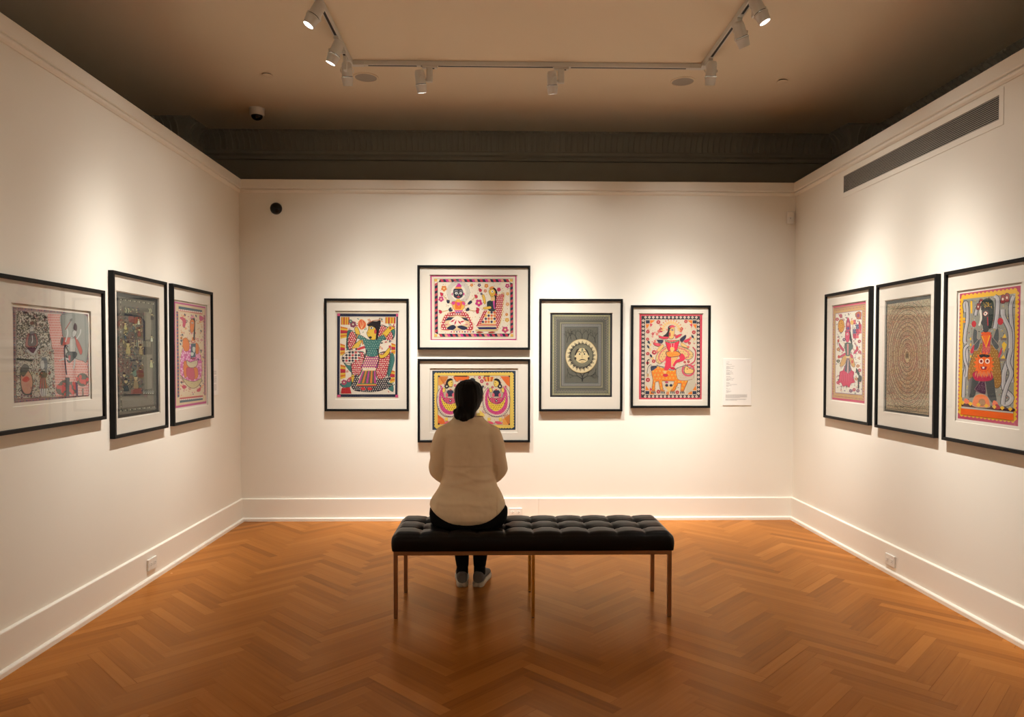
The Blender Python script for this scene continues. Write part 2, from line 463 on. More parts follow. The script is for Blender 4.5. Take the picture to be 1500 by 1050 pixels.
# ------------------------------------------------------------------ ceiling fittings
def ceil_at(x, y): return (x, y, HC)
FLIP = Quaternion((1, 0, 0), PI)
for x, y, lab in ((-1.034, 5.662, 'round flush ceiling speaker near the left corner of the light track'),
                  (1.477, 5.683, 'round flush ceiling speaker near the right corner of the light track')):
    o = empty('ceiling_speaker', ceil_at(x, y), FLIP, lab, 'speaker', 'round ceiling speakers')
    bm = bmesh.new(); lathe(bm, [(.098, 0), (.098, .004), (.092, .007), (.085, .007), (.083, .003)], n=48, cap=False); mesh_obj('rim', bm, M['ceil'], o, smooth=40)
    bm = bmesh.new(); lathe(bm, [(.084, .001), (.084, .004), (.001, .0055)], n=48); mesh_obj('grille', bm, M['grille'], o, smooth=40)
for x, y, lab in ((-1.79, 5.627, 'small round sprinkler cover in the ceiling above the left wall'),
                  (2.264, 5.650, 'small round sprinkler cover in the ceiling above the right wall')):
    o = empty('sprinkler_cover', ceil_at(x, y), FLIP, lab, 'sprinkler', 'sprinkler covers in the ceiling')
    bm = bmesh.new(); lathe(bm, [(.03, 0), (.03, .008)], n=32); mesh_obj('stem', bm, M['gap'], o, smooth=40)
    bm = bmesh.new(); lathe(bm, [(.042, .008), (.042, .0095), (.038, .011), (.001, .011)], n=40); mesh_obj('cover_plate', bm, M['ceil'], o, smooth=40)
o = empty('dome_camera', ceil_at(-2.133, 6.40), FLIP, 'white dome security camera with dark bubble on the ceiling', 'security camera')
bm = bmesh.new(); lathe(bm, [(.068, 0), (.068, .004), (.064, .006), (.064, .052), (.058, .062), (.05, .062)], n=40); mesh_obj('housing', bm, M['white_plastic'], o, smooth=40)
bm = bmesh.new(); lathe(bm, [(.05, .06)] + [(.05*math.cos(t), .062+.04*math.sin(t)) for t in [i*PI/2/8 for i in range(8)]] + [(.0005, .102)], n=36)
mesh_obj('dome', bm, M['black_plastic'], o, smooth=True)

# light track: three channels in a U
ZTK = HC-.034
TXL, TXR, TYB = -1.090, 1.545, 5.355
tr = empty('light_track', (TXL, TYB, HC), None, 'white U-shaped lighting track on the ceiling', 'light track')
def tk(name, bm, m):
    o = mesh_obj(name, bm, m, tr); o.location = (-TXL, -TYB, -HC); return o
for (a0, a1, b0, b1) in ((TXL-.018, TXL+.018, YR+.82, TYB-.10), (TXR-.018, TXR+.018, YR+.82, TYB-.10)):
    bm = bmesh.new(); box(bm, a0, a1, b0, b1, ZTK, HC-.0005, .002); tk('channel', bm, M['lamp_white'])
bm = bmesh.new(); box(bm, TXL+.10, TXR-.10, TYB-.018, TYB+.018, ZTK, HC-.0005, .002); tk('channel', bm, M['lamp_white'])
bm = bmesh.new(); box(bm, TXL-.018, TXR+.018, YR+.80, YR+.836, ZTK, HC-.0005, .002); tk('channel', bm, M['lamp_white'])
for x, s in ((TXL, 1), (TXR, -1)):
    bm = bmesh.new()
    box(bm, x-.020, x+.020, TYB-.10, TYB+.020, ZTK-.002, HC-.0008, .002)
    xa, xb = sorted((x+s*.020, x+s*.10)); box(bm, xa, xb, TYB-.020, TYB+.020, ZTK-.002, HC-.0008, .002)
    tk('corner_connector', bm, M['lamp_white'])
def slots(runs):
    for ax, fix, a, b in runs:
        bm = bmesh.new()
        if ax == 'x': box(bm, a, b, fix-.007, fix+.007, ZTK-.0012, ZTK+.004)
        else: box(bm, fix-.008, fix+.008, a, b, ZTK-.0012, ZTK+.004)
        tk('power_slot', bm, M['lamp_dark'])

def beam_profile(li, sig=13.5, wide=.055):
    """photometric distribution of the lamp: a bright core that falls off like a bell curve, with a faint wide skirt"""
    li.use_nodes = True
    nt = li.node_tree; N = nt.nodes.new; L = nt.links.new
    em = next(n for n in nt.nodes if n.type == 'EMISSION')
    tc = N('ShaderNodeTexCoord'); sx = N('ShaderNodeSeparateXYZ'); L(tc.outputs['Normal'], sx.inputs[0])
    ab = N('ShaderNodeMath'); ab.operation = 'ABSOLUTE'; L(sx.outputs['Z'], ab.inputs[0])
    ac = N('ShaderNodeMath'); ac.operation = 'ARCCOSINE'; L(ab.outputs[0], ac.inputs[0])
    dv = N('ShaderNodeMath'); dv.operation = 'DIVIDE'; L(ac.outputs[0], dv.inputs[0]); dv.inputs[1].default_value = math.radians(sig)
    sq = N('ShaderNodeMath'); sq.operation = 'MULTIPLY'; L(dv.outputs[0], sq.inputs[0]); L(dv.outputs[0], sq.inputs[1])
    ng = N('ShaderNodeMath'); ng.operation = 'MULTIPLY'; L(sq.outputs[0], ng.inputs[0]); ng.inputs[1].default_value = -1
    ex = N('ShaderNodeMath'); ex.operation = 'EXPONENT'; L(ng.outputs[0], ex.inputs[0])
    ad = N('ShaderNodeMath'); ad.operation = 'ADD'; L(ex.outputs[0], ad.inputs[0]); ad.inputs[1].default_value = wide
    L(ad.outputs[0], em.inputs['Strength'])

# spotlights: local frame, track along local x, hanging down -z, head on the +x or -x side of the stem
def spotlight(x, y, along, side, aim, label, watts, size, blend=1., lit=True, tint=(1, .985, .945)):
    """along: 'x' or 'y' track direction; side: +1/-1 which side of the stem the head hangs"""
    rot = Quaternion() if along == 'x' else Quaternion((0, 0, 1), PI/2)
    o = empty('track_spotlight', (x, y, ZTK), rot, label, 'spotlight', 'spotlights on the ceiling track')
    bm = bmesh.new(); box(bm, -.055, .055, -.017, .017, -.016, .0, .002); mesh_obj('adapter', bm, M['lamp_white'], o)
    bm = bmesh.new()
    box(bm, -.028*side-.014, -.028*side+.008, -.008, .008, -.0185, -.0155)
    mesh_obj('latch', bm, M['lamp_dark'], o)
    bm = bmesh.new(); box(bm, -.022, .022, -.012, .012, -.118, -.015, .004); mesh_obj('stem', bm, M['lamp_white'], o)
    hc = Vector((side*.068, 0, -.105))
    W = Matrix.Translation((x, y, ZTK)) @ rot.to_matrix().to_4x4()
    d = (W.inverted() @ Vector(aim) - hc).normalized()
    hq = d.to_track_quat('Z', 'X'); HM = Matrix.Translation(hc) @ hq.to_matrix().to_4x4()
    bm = bmesh.new(); lathe(bm, [(.001, -.075), (.024, -.074), (.032, -.066), (.036, -.05), (.037, .02), (.037, .03)], HM, n=32); hd = mesh_obj('lamp_head', bm, M['lamp_white'], o, smooth=45)
    bm = bmesh.new(); lathe(bm, [(.0375, .027), (.043, .029), (.043, .038), (.040, .042), (.034, .088), (.031, .088), (.034, .05)], HM, n=32, cap=False)
    mesh_obj('bezel', bm, M['lamp_white'], o, smooth=35)
    bm = bmesh.new(); lathe(bm, [(.0378, .0225), (.0378, .0265)], HM, n=32, cap=False)
    mesh_obj('seam_ring', bm, M['lamp_dark'], o)
    bm = bmesh.new()
    for sgn in (1, -1):
        pts = catmull([Vector((side*.022, 0, -.105))] + [Vector((side*.026, sgn*.03, -.085)), hc + Vector((-side*.01, sgn*.046, .02)), hc + Vector((0, sgn*.043, 0))], 5)
        tube(bm, pts, .003, 8)
    lathe(bm, [(.009, 0), (.009, .012), (.001, .013)], Matrix.Translation((side*.02, 0, -.105)) @ Matrix.Rotation(side*PI/2, 4, 'Y'), n=16)
    mesh_obj('yoke', bm, M['lamp_white'], o)
    bm = bmesh.new(); lathe(bm, [(.0335, .046), (.0335, .048), (.001, .050)], HM, n=28); mesh_obj('lens', bm, M['lens'], o, smooth=40)
    li = bpy.data.lights.new('spot_beam', 'SPOT'); li.energy = watts; li.color = tint
    li.spot_size = math.radians(size); li.spot_blend = blend; li.shadow_soft_size = .03
    beam_profile(li)
    lo = bpy.data.objects.new('spot_beam', li); link(lo, o)
    lo.matrix_local = Matrix.Translation(hc + d*.095) @ d.to_track_quat('-Z', 'Y').to_matrix().to_4x4()
    return o

# ------------------------------------------------------------------ bench
BX0, BX1, BY0, BY1 = -.580, .985, 3.908, 4.378
BZ = .374; BT = .474
bench = empty('bench', ((BX0+BX1)/2, (BY0+BY1)/2, 0), None, 'long black tufted leather bench on thin bronze legs', 'bench')
OB = Vector(bench.location)
def bpart(name, bm, m, smooth=False):
    o = mesh_obj(name, bm, m, bench, smooth); o.location = -OB; return o
LW = .022
def cushion():
    bm = bmesh.new()
    nx, ny, nz = 200, 60, 12
    x0, x1, y0, y1, z0, z1 = BX0, BX1, BY0, BY1, BZ, BT
    # closed box surface as six grids, welded afterwards
    def grid(f, a, b):
        vs = [[bm.verts.new(f(i/a, j/b)) for j in range(b+1)] for i in range(a+1)]
        for i in range(a):
            for j in range(b): bm.faces.new((vs[i][j], vs[i+1][j], vs[i+1][j+1], vs[i][j+1]))
    X = lambda t: x0+(x1-x0)*t; Y = lambda t: y0+(y1-y0)*t; Z = lambda t: z0+(z1-z0)*t
    grid(lambda s, t: (X(s), Y(t), z1), nx, ny); grid(lambda s, t: (X(s), Y(t), z0), nx, ny)
    grid(lambda s, t: (X(s), y0, Z(t)), nx, nz); grid(lambda s, t: (X(s), y1, Z(t)), nx, nz)
    grid(lambda s, t: (x0, Y(s), Z(t)), ny, nz); grid(lambda s, t: (x1, Y(s), Z(t)), ny, nz)
    bmesh.ops.remove_doubles(bm, verts=bm.verts[:], dist=1e-5)
    cols = [-.424+.1568*i for i in range(9)]
    rows = [y0+(y1-y0)*.335, y0+(y1-y0)*.665]
    for v in bm.verts:
        p = v.co.copy(); up = (p.z-z0)/(z1-z0)
        r = .036*up**.6 + .006
        r = min(r, .045)
        q = Vector((min(max(p.x, x0+r), x1-r), min(max(p.y, y0+r), y1-r), min(max(p.z, z0+.006), z1-r)))
        d = p-q
        if d.length > 1e-7:
            rr = r if p.z >= z0+.006 else .006
            p = q + d.normalized()*min(rr, r)
        # side faces belly out a little
        k = math.sin(PI*min(1, max(0, up)))*.007
        cx = min(1, max(-1, (p.x-(x0+x1)/2)/((x1-x0)/2))); cy = min(1, max(-1, (p.y-(y0+y1)/2)/((y1-y0)/2)))
        if abs(cx) > .95: p.x += k*(1 if cx > 0 else -1)
        if abs(cy) > .9: p.y += k*(1 if cy > 0 else -1)
        if up > .75:
            w = min(1, (up-.75)/.2)
            du = min(abs(p.x-c) for c in cols); dv = min(abs(p.y-c) for c in rows)
            rr = min(math.hypot(p.x-c, p.y-e) for c in cols for e in rows)
            ex = min(1, max(0, (min(p.x-x0, x1-p.x))/.05)); ey = min(1, max(0, min(p.y-y0, y1-p.y)/.05))
            puff = .008*min(1, du/.06)**.6*min(1, dv/.06)**.6
            seam = -.0045*math.exp(-(du/.0045)**2)-.0045*math.exp(-(dv/.0045)**2)
            tuft = -.020*math.exp(-(rr/.03)**2) - .009*math.exp(-(rr/.009)**2)
            edge = min(1, ex+.25)*min(1, ey+.25)
            dz = (puff + seam + tuft*1.0)*edge - .002
            # weight of the sitter
            sq = ((p.x+.17)/.27)**2 + ((p.y-4.13)/.22)**2
            if sq < 1: dz += -.012*(1-sq)**.7
            p.z += dz*w
        elif min(abs(p.x-c) for c in cols) < .004 and up > .55 and abs(cy) > .9:
            p.y -= .0018*(1 if cy > 0 else -1)
        v.co = p
    return bpart('cushion', bm, M['leather'], True)
cushion()
bm = bmesh.new()
FX0, FX1, FY0, FY1 = -.572, .975, 3.914, 4.368
for a in ((FX0, FX1, FY0, FY0+LW), (FX0, FX1, FY1-LW, FY1), (FX0, FX0+LW, FY0+LW, FY1-LW), (FX1-LW, FX1, FY0+LW, FY1-LW)):
    box(bm, *a, .352, BZ, .0008, 1)
bpart('frame', bm, M['metal'])
for x in (FX0, FX1-LW):
    for y in (FY0, FY1-LW):
        bm = bmesh.new(); box(bm, x, x+LW, y, y+LW, .004, .3525, .0008, 1); leg = bpart('leg', bm, M['metal'])
        bm = bmesh.new(); box(bm, x+.002, x+LW-.002, y+.002, y+LW-.002, 0, .0045)
        g = mesh_obj('foot_glide', bm, M['lamp_dark'], leg)
for y in (FY0, FY1-LW):
    bm = bmesh.new(); box(bm, .193, .193+.018, y, y+.018, .004, .3525, .0008, 1); leg = bpart('leg', bm, M['brass']); leg['label'] = 'polished brass leg'
    bm = bmesh.new(); box(bm, .195, .209, y+.002, y+.016, 0, .0045); mesh_obj('foot_glide', bm, M['lamp_dark'], leg)

# ------------------------------------------------------------------ person seated on the bench, seen from behind
M['skin'] = mat('skin', (.42, .235, .16), .55)
M['hair'] = mat('dark_hair', (.005, .004, .0035), .55, spec=.14, bump=(60, .5, .004))
M['fleece'] = mat('beige_fleece', (.88, .695, .47), .95, spec=.05, bump=(380, .35, .0015), var=(9, .05))
M['trousers'] = mat('black_trousers', (.006, .0058, .0062), .9, spec=.1, bump=(300, .15, .001))
M['shoe_grey'] = mat('grey_knit_shoe', (.115, .108, .10), .9, bump=(600, .3, .001))
M['sole'] = mat('pale_rubber_sole', (.50, .43, .33), .7, var=(40, .12))
M['eye'] = mat('eye', (.6, .58, .55), .2)
M['lip'] = mat('lip_skin', (.30, .10, .08), .5)
PX = -.170                                      # body axis
person = empty('person', (PX, 4.16, .462), None,
               'person in a beige fleece sweater sitting on the bench, seen from behind', 'person')
OP = Vector(person.location)

def fuse(name, bm, voxel, m, smooth_it=6, parent=None, fn=None):
    me = bpy.data.meshes.new(name+'_tmp')
    bmesh.ops.recalc_face_normals(bm, faces=bm.faces[:]); bm.to_mesh(me); bm.free()
    o = bpy.data.objects.new(name, me); COL.objects.link(o)
    r = o.modifiers.new('r', 'REMESH'); r.mode = 'VOXEL'; r.voxel_size = voxel; r.adaptivity = 0
    s = o.modifiers.new('s', 'SMOOTH'); s.factor = .5; s.iterations = smooth_it
    dg = bpy.context.evaluated_depsgraph_get()
    new = bpy.data.meshes.new_from_object(o.evaluated_get(dg), depsgraph=dg)
    bpy.data.objects.remove(o); bpy.data.meshes.remove(me)
    if fn:
        for v in new.vertices: v.co = fn(v.co)
    for p in new.polygons: p.use_smooth = True
    new.materials.clear(); new.materials.append(m); new.name = name
    o = bpy.data.objects.new(name, new)
    o.location = -OP
    return link(o, parent or person)

def ell(cx, cy, z, rx, ryb, ryf, n=32, k=2.3, tilt=0.):
    """superellipse ring, ryb towards the viewer (-y), ryf away from the viewer"""
    out = []
    for i in range(n):
        t = 2*PI*i/n; c, s = math.cos(t), math.sin(t)
        x = rx*math.copysign(abs(c)**(2/k), c); y = (ryf if s > 0 else ryb)*math.copysign(abs(s)**(2/k), s)
        out.append(Vector((cx+x, cy+y, z + tilt*y)))
    return out

def capsule(bm, pts, rad, n=14):
    """tube with rounded ends through pts"""
    P = [Vector(p) for p in pts]; R = list(rad)
    d0 = (P[0]-P[1]).normalized(); d1 = (P[-1]-P[-2]).normalized()
    pp, rr = [], []
    for a in (.98, .75, .4): pp.append(P[0]+d0*R[0]*a); rr.append(R[0]*math.sqrt(1-a*a))
    pp += P; rr += R
    for a in (.4, .75, .98): pp.append(P[-1]+d1*R[-1]*a); rr.append(R[-1]*math.sqrt(1-a*a))
    tube(bm, pp, rr, n)

def cap_spline(bm, pts, rad, m=5, n=14):
    Q = catmull([Vector((*p, r)).to_3d() for p, r in zip(pts, rad)], m)
    rq = []
    k = len(pts)
    for i in range(len(Q)):
        t = min(i/m, k-1); a = int(min(t, k-2)); f = t-a; f = f*f*(3-2*f)
        rq.append(rad[a]*(1-f)+rad[a+1]*f)
    capsule(bm, Q, rq, n)

# skeleton of the pose
SH = {s: Vector((PX+s*.146, 4.145, .990)) for s in (-1, 1)}
EL = {s: Vector((PX+s*.181, 4.185, .765)) for s in (-1, 1)}
WR = {s: Vector((PX+s*.060, 4.375, .655)) for s in (-1, 1)}
HIP = {s: Vector((PX+s*.095, 4.19, .555)) for s in (-1, 1)}
KN = {s: Vector((PX+s*.075, 4.60, .515)) for s in (-1, 1)}
AN = {s: Vector((PX+s*.055+.005, 4.505, .095)) for s in (-1, 1)}
HEAD = Vector((PX+.004, 4.165, 1.215))

# continuous body
bm = bmesh.new()
loft(bm, [ell(PX, 4.17, .475, .05, .04, .05), ell(PX, 4.17, .48, .17, .10, .12), ell(PX, 4.17, .55, .185, .115, .125), ell(PX, 4.175, .66, .145, .095, .10),
          ell(PX, 4.175, .76, .125, .085, .09), ell(PX, 4.165, .88, .14, .085, .10), ell(PX, 4.155, .98, .15, .075, .09), ell(PX, 4.15, 1.03, .12, .06, .07),
          ell(PX, 4.15, 1.065, .06, .05, .055), ell(PX, 4.15, 1.075, .02, .02, .02)])
capsule(bm, [(PX, 4.145, 1.03), (PX, 4.152, 1.09), (PX+.002, 4.16, 1.16)], [.056, .05, .052])
for s in (-1, 1):
    cap_spline(bm, [SH[s], (SH[s]+EL[s])/2 + Vector((s*.012, -.005, 0)), EL[s], (EL[s]+WR[s])/2, WR[s]], [.044, .035, .029, .028, .022])
    cap_spline(bm, [HIP[s], (HIP[s]+KN[s])/2, KN[s], (KN[s]*.65+AN[s]*.35)+Vector((0, -.012, 0)), AN[s]], [.085, .075, .052, .048, .032])
    capsule(bm, [AN[s], AN[s]+Vector((0, -.02, -.04)), AN[s]+Vector((s*.012, .10, -.062)), AN[s]+Vector((s*.022, .155, -.066))], [.032, .03, .03, .022])
# head: skull, face, ears
loft(bm, [ell(HEAD.x, HEAD.y-.0, HEAD.z+dz, rx, rb, rf, k=2.05) for dz, rx, rb, rf in
          ((-.105, .012, .0, .065), (-.10, .03, .005, .082), (-.08, .046, .03, .092), (-.05, .060, .065, .095), (-.01, .068, .085, .094), (.03, .072, .094, .095),
           (.06, .068, .09, .088), (.085, .052, .07, .066), (.10, .025, .035, .03), (.103, .004, .004, .004))])
capsule(bm, [HEAD+Vector((0, .092, .012)), HEAD+Vector((0, .108, -.022))], [.008, .012], 10)          # nose
capsule(bm, [HEAD+Vector((-.028, .09, .03)), HEAD+Vector((.028, .09, .03))], [.011, .011], 10)          # brow
capsule(bm, [HEAD+Vector((-.014, .094, -.052)), HEAD+Vector((.014, .094, -.052))], [.008, .008], 10)    # mouth
capsule(bm, [HEAD+Vector((-.008, .082, -.088)), HEAD+Vector((.008, .082, -.088))], [.016, .016], 10)    # chin
for s in (-1, 1):
    capsule(bm, [HEAD+Vector((s*.074, -.006, .022)), HEAD+Vector((s*.077, -.012, 0)), HEAD+Vector((s*.071, .0, -.026))], [.011, .012, .008], 10)
    # hands resting in the lap: palm, four curled fingers, thumb
    w = WR[s]; f = Vector((-s*.55, .80, -.28)).normalized(); side = Vector((-s*.8, -.55, .1)).normalized()
    side = (side - f*side.dot(f)).normalized(); dn = f.cross(side); dn = dn if dn.z < 0 else -dn
    pc = w + f*.045
    loft(bm, [[w + f*t + side*(a*.5*wd) + dn*(b*th) for a, b in ((-1, -.6), (-1, .6), (-.5, 1), (.5, 1), (1, .6), (1, -.6), (.5, -1), (-.5, -1))]
              for t, wd, th in ((-.01, .05, .014), (.02, .068, .015), (.06, .08, .014), (.088, .078, .011))])
    for k, ln in enumerate((.066, .076, .071, .055)):
        b0 = w + f*.083 + side*((1.5-k)*.0195)
        p1 = b0 + f*ln*.45 + dn*.006; p2 = p1 + f*ln*.28 + dn*.017; p3 = p2 + f*ln*.12 + dn*.018
        capsule(bm, [b0, p1, p2, p3], [.0092, .0086, .0078, .0066], 10)
    t0 = w + f*.028 + side*.032
    capsule(bm, [t0, t0 + f*.03 + side*.018 + dn*.006, t0 + f*.056 + side*.012 + dn*.012], [.011, .0095, .0075], 10)
fuse('body', bm, .0045, M['skin'], 3)
for s in (-1, 1):
    bm = bmesh.new(); bmesh.ops.create_uvsphere(bm, u_segments=16, v_segments=10, radius=.011)
    bmesh.ops.translate(bm, verts=bm.verts, vec=HEAD+Vector((s*.029, .083, .012)))
    ib = bmesh.new(); bmesh.ops.create_uvsphere(ib, u_segments=12, v_segments=8, radius=.0062, matrix=Matrix.Translation(HEAD+Vector((s*.028, .0895, .012))))
    e = mesh_multi('eye', [(bm, M['eye']), (ib, M['black_plastic'])], person); e.location = -OP

# sweater: torso and sleeves in one knit surface; outline measured at every height
bm = bmesh.new()
rows = [  # z, half width, centre shift, back depth, front depth
    (.476, .150, .0, .118, .10), (.492, .185, .0, .135, .12), (.515, .208, .0, .148, .13), (.545, .222, -.002, .152, .14), (.58, .2235, -.003, .146, .14), (.615, .216, -.003, .136, .135),
    (.65, .196, .0, .124, .13), (.69, .172, .002, .112, .125), (.735, .154, .003, .104, .12), (.78, .147, .004, .102, .12), (.83, .146, .004, .106, .125), (.88, .151, .003, .110, .125),
    (.93, .159, .002, .110, .12), (.975, .168, .001, .106, .11), (1.005, .172, .0, .098, .10), (1.03, .160, .0, .090, .09), (1.05, .146, .0, .080, .080), (1.066, .122, .0, .072, .072),
    (1.08, .103, .002, .068, .068), (1.094, .090, .003, .064, .064), (1.112, .083, .004, .062, .060)]
loft(bm, [ell(PX+dx, 4.165 - (.012 if z < .65 else 0) + max(0, z-.9)*-.05, z, hw, yb, yf, 40, 2.35 if z < 1.03 else 2.1) for z, hw, dx, yb, yf in rows])
for s in (-1, 1):
    w2 = EL[s]*.45 + WR[s]*.55
    cap_spline(bm, [SH[s]+Vector((-s*.012, 0, .0)), SH[s]*.72+EL[s]*.28+Vector((s*.006, -.005, 0)), SH[s]*.4+EL[s]*.6+Vector((s*.008, -.008, 0)), EL[s]+Vector((s*.002, -.004, .018)), w2, WR[s]],
               [.064, .056, .049, .046, .044, .040], 6, 18)
def knit(co):
    v = Vector(co)
    fold = 0
    # soft horizontal folds where the knit sits on the hips, drag lines from the arms
    side = (v.x-PX)
    for zc, amp, wdt, sl in ((.735, .006, .016, .10), (.70, .005, .013, -.12), (.655, .006, .02, .05), (.80, .0035, .014, .22), (.77, .004, .012, -.25), (.615, .004, .012, -.06)):
        fold += amp*math.exp(-((v.z - zc - sl*side + .006*math.sin(side*30+zc*90))/wdt)**2)*(1-min(1, abs(side)/.2)**3)
    if v.y < 4.165 and abs(side) < .17: v.y -= fold - .004*(v.z < .82)
    n = noise.noise(Vector((v.x*16, v.y*16, v.z*22)))*.0035 + noise.noise(v*45)*.0012
    r = Vector((side, v.y-4.165, 0)); 
    if r.length > 1e-4: v += r.normalized()*n
    return v
sweater = fuse('sweater', bm, .006, M['fleece'], 5, fn=knit)
# cut the hem as an arc that rises at the hips, and open the collar
bm = bmesh.new(); bm.from_mesh(sweater.data)
def hem_z(co):
    x = (co.x-PX)/.225
    return .492 + .100*min(1.15, abs(x))**2.4 + max(0, co.y-4.165)*.35
kill = [v for v in bm.verts if v.co.z > 1.104 or v.co.z < hem_z(v.co)]
bmesh.ops.delete(bm, geom=kill, context='VERTS')
for v in bm.verts:
    if v.is_boundary: v.co.z = 1.104 if v.co.z > 1.0 else hem_z(v.co)
bm.to_mesh(sweater.data); bm.free()
so = sweater.modifiers.new('thickness', 'SOLIDIFY'); so.thickness = .004; so.offset = -1

# trousers
bm = bmesh.new()
loft(bm, [ell(PX, 4.160, .462, .165, .10, .12), ell(PX, 4.158, .468, .205, .130, .14), ell(PX+.002, 4.160, .49, .224, .140, .15), ell(PX+.003, 4.162, .53, .231, .134, .15),
          ell(PX+.004, 4.165, .565, .229, .124, .15), ell(PX+.003, 4.168, .60, .198, .112, .13), ell(PX, 4.168, .66, .165, .105, .11), ell(PX, 4.168, .68, .12, .08, .09)])
for s in (-1, 1):
    cap_spline(bm, [HIP[s]+Vector((s*.02, 0, -.005)), (HIP[s]+KN[s])/2+Vector((s*.015, 0, .015)), KN[s]+Vector((0, .0, .0)), (KN[s]*.6+AN[s]*.4)+Vector((s*.004, -.02, 0)), AN[s]*.75+KN[s]*.25, AN[s]+Vector((0, 0, .035))],
               [.098, .088, .066, .058, .047, .041], 6, 18)
def seatfit(co):
    v = Vector(co)
    if v.y < 4.37 and v.z < .462 and abs(v.x-PX) < .26: v.z = .462 + (v.z-.462)*.06
    return v
fuse('trousers', bm, .0065, M['trousers'], 4, fn=seatfit)['label'] = 'black trousers'

# hair: cap over the skull with a low bun
bm = bmesh.new()
loft(bm, [ell(HEAD.x+dx, HEAD.y-.010+dy, HEAD.z+dz, rx, rb, rf, k=2.1) for dz, rx, rb, rf, dx, dy in
          ((-.100, .034, .045, .02, -.012, -.02), (-.085, .050, .064, .03, -.008, -.016), (-.06, .066, .088, .045, -.003, -.006), (-.03, .077, .099, .06, -.002, 0), (.0, .083, .104, .075, 0, 0),
           (.03, .0845, .106, .09, .0, 0), (.055, .080, .101, .098, .0, 0), (.078, .067, .085, .085, 0, 0), (.094, .045, .058, .058, -.001, 0), (.103, .018, .024, .024, -.002, 0), (.105, .003, .004, .004, -.002, 0))])
bun = Vector((PX-.018, 4.080, 1.112))
for dx, dy, dz, r in ((0, 0, 0, .034), (-.032, .010, .006, .030), (.030, .014, .012, .032), (-.016, .016, .026, .036), (.018, .020, .030, .036), (-.045, .018, .022, .022), (.046, .026, .032, .022), (-.008, -.004, -.006, .026)):
    m_ = Matrix.Translation(bun+Vector((dx, dy, dz))); bmesh.ops.create_icosphere(bm, subdivisions=3, radius=r, matrix=m_)
def strands(co):
    v = Vector(co); d = v-HEAD
    a = math.atan2(d.x, -d.y)
    n = noise.noise(Vector((a*9, v.z*9, 3)))*.0035 + noise.noise(Vector((a*30, v.z*16, 1)))*.0014
    if d.length > 1e-4: v += d.normalized()*n
    return v
hair = fuse('hair', bm, .0045, M['hair'], 3, fn=strands)
hair['label'] = 'dark hair tied in a low bun'; sweater['label'] = 'beige fleece sweater'

# shoes
for s in (-1, 1):
    A = AN[s].copy(); A.z = 0
    yaw = .06 if s < 0 else -.20
    Rz = Matrix.Translation(Vector((A.x + (.002 if s < 0 else -.012), A.y-.062, 0))) @ Matrix.Rotation(yaw, 4, 'Z')
    def ring(y, hw, z, h, n=24, k=2.5, sk=0):
        return [Rz @ Vector((sk + hw*math.copysign(abs(math.cos(t))**(2/k), math.cos(t)), y, z + h*max(-.0, math.sin(t)) if False else z + h*(.5+.5*math.copysign(abs(math.sin(t))**(2/k), math.sin(t))))) for t in [2*PI*i/n for i in range(n)]]
    def plan(z, g, lift=0):
        P = [(0, .002), (.018, -.004-g*0), (.030, .006), (.036, .03), (.036, .07), (.037, .12), (.043, .17), (.044, .205), (.036, .24), (.02, .262), (0, .268)]
        C = catmull([Vector((x, y, 0)) for x, y in P], 4)
        pts = C + [Vector((-p.x, p.y, 0)) for p in reversed(C[1:-1])]
        c = Vector((0, .13, 0))
        out = []
        for p in pts:
            d = p-c; p2 = p + d.normalized()*g
            out.append(Rz @ Vector((p2.x, p2.y, z + (lift*max(0, (p.y-.2)/.07)**2 if lift else 0))))
        return out
    bm = bmesh.new()
    loft(bm, [plan(0, -.008, .012), plan(.002, -.002, .012), plan(.012, .004, .008), plan(.026, .002, .004), plan(.030, -.003, .003)])
    sole_bm = bm
    bm = bmesh.new()
    ups = []
    for y, hw, h in ((-.001, .012, .050), (.002, .026, .066), (.012, .033, .075), (.035, .036, .072), (.065, .036, .070), (.09, .036, .082), (.12, .037, .074), (.16, .041, .058), (.20, .042, .044), (.235, .035, .032), (.258, .018, .022)):
        ups.append(ring(y, hw, .024, h))
    loft(bm, ups)
    sh = fuse('shoe', bm, .0045, M['shoe_grey'], 3)
    sh['label'] = 'grey knit shoe'
    so_ = mesh_obj('sole', sole_bm, M['sole'], sh, 50)
    so_['label'] = 'pale rubber sole'
    bm = bmesh.new()
    lathe(bm, [(.034, .068), (.037, .075), (.037, .118), (.030, .122)], Matrix.Translation((AN[s].x, AN[s].y-.012, 0)), n=24)
    mesh_obj('sock', bm, M['trousers'], sh, True)

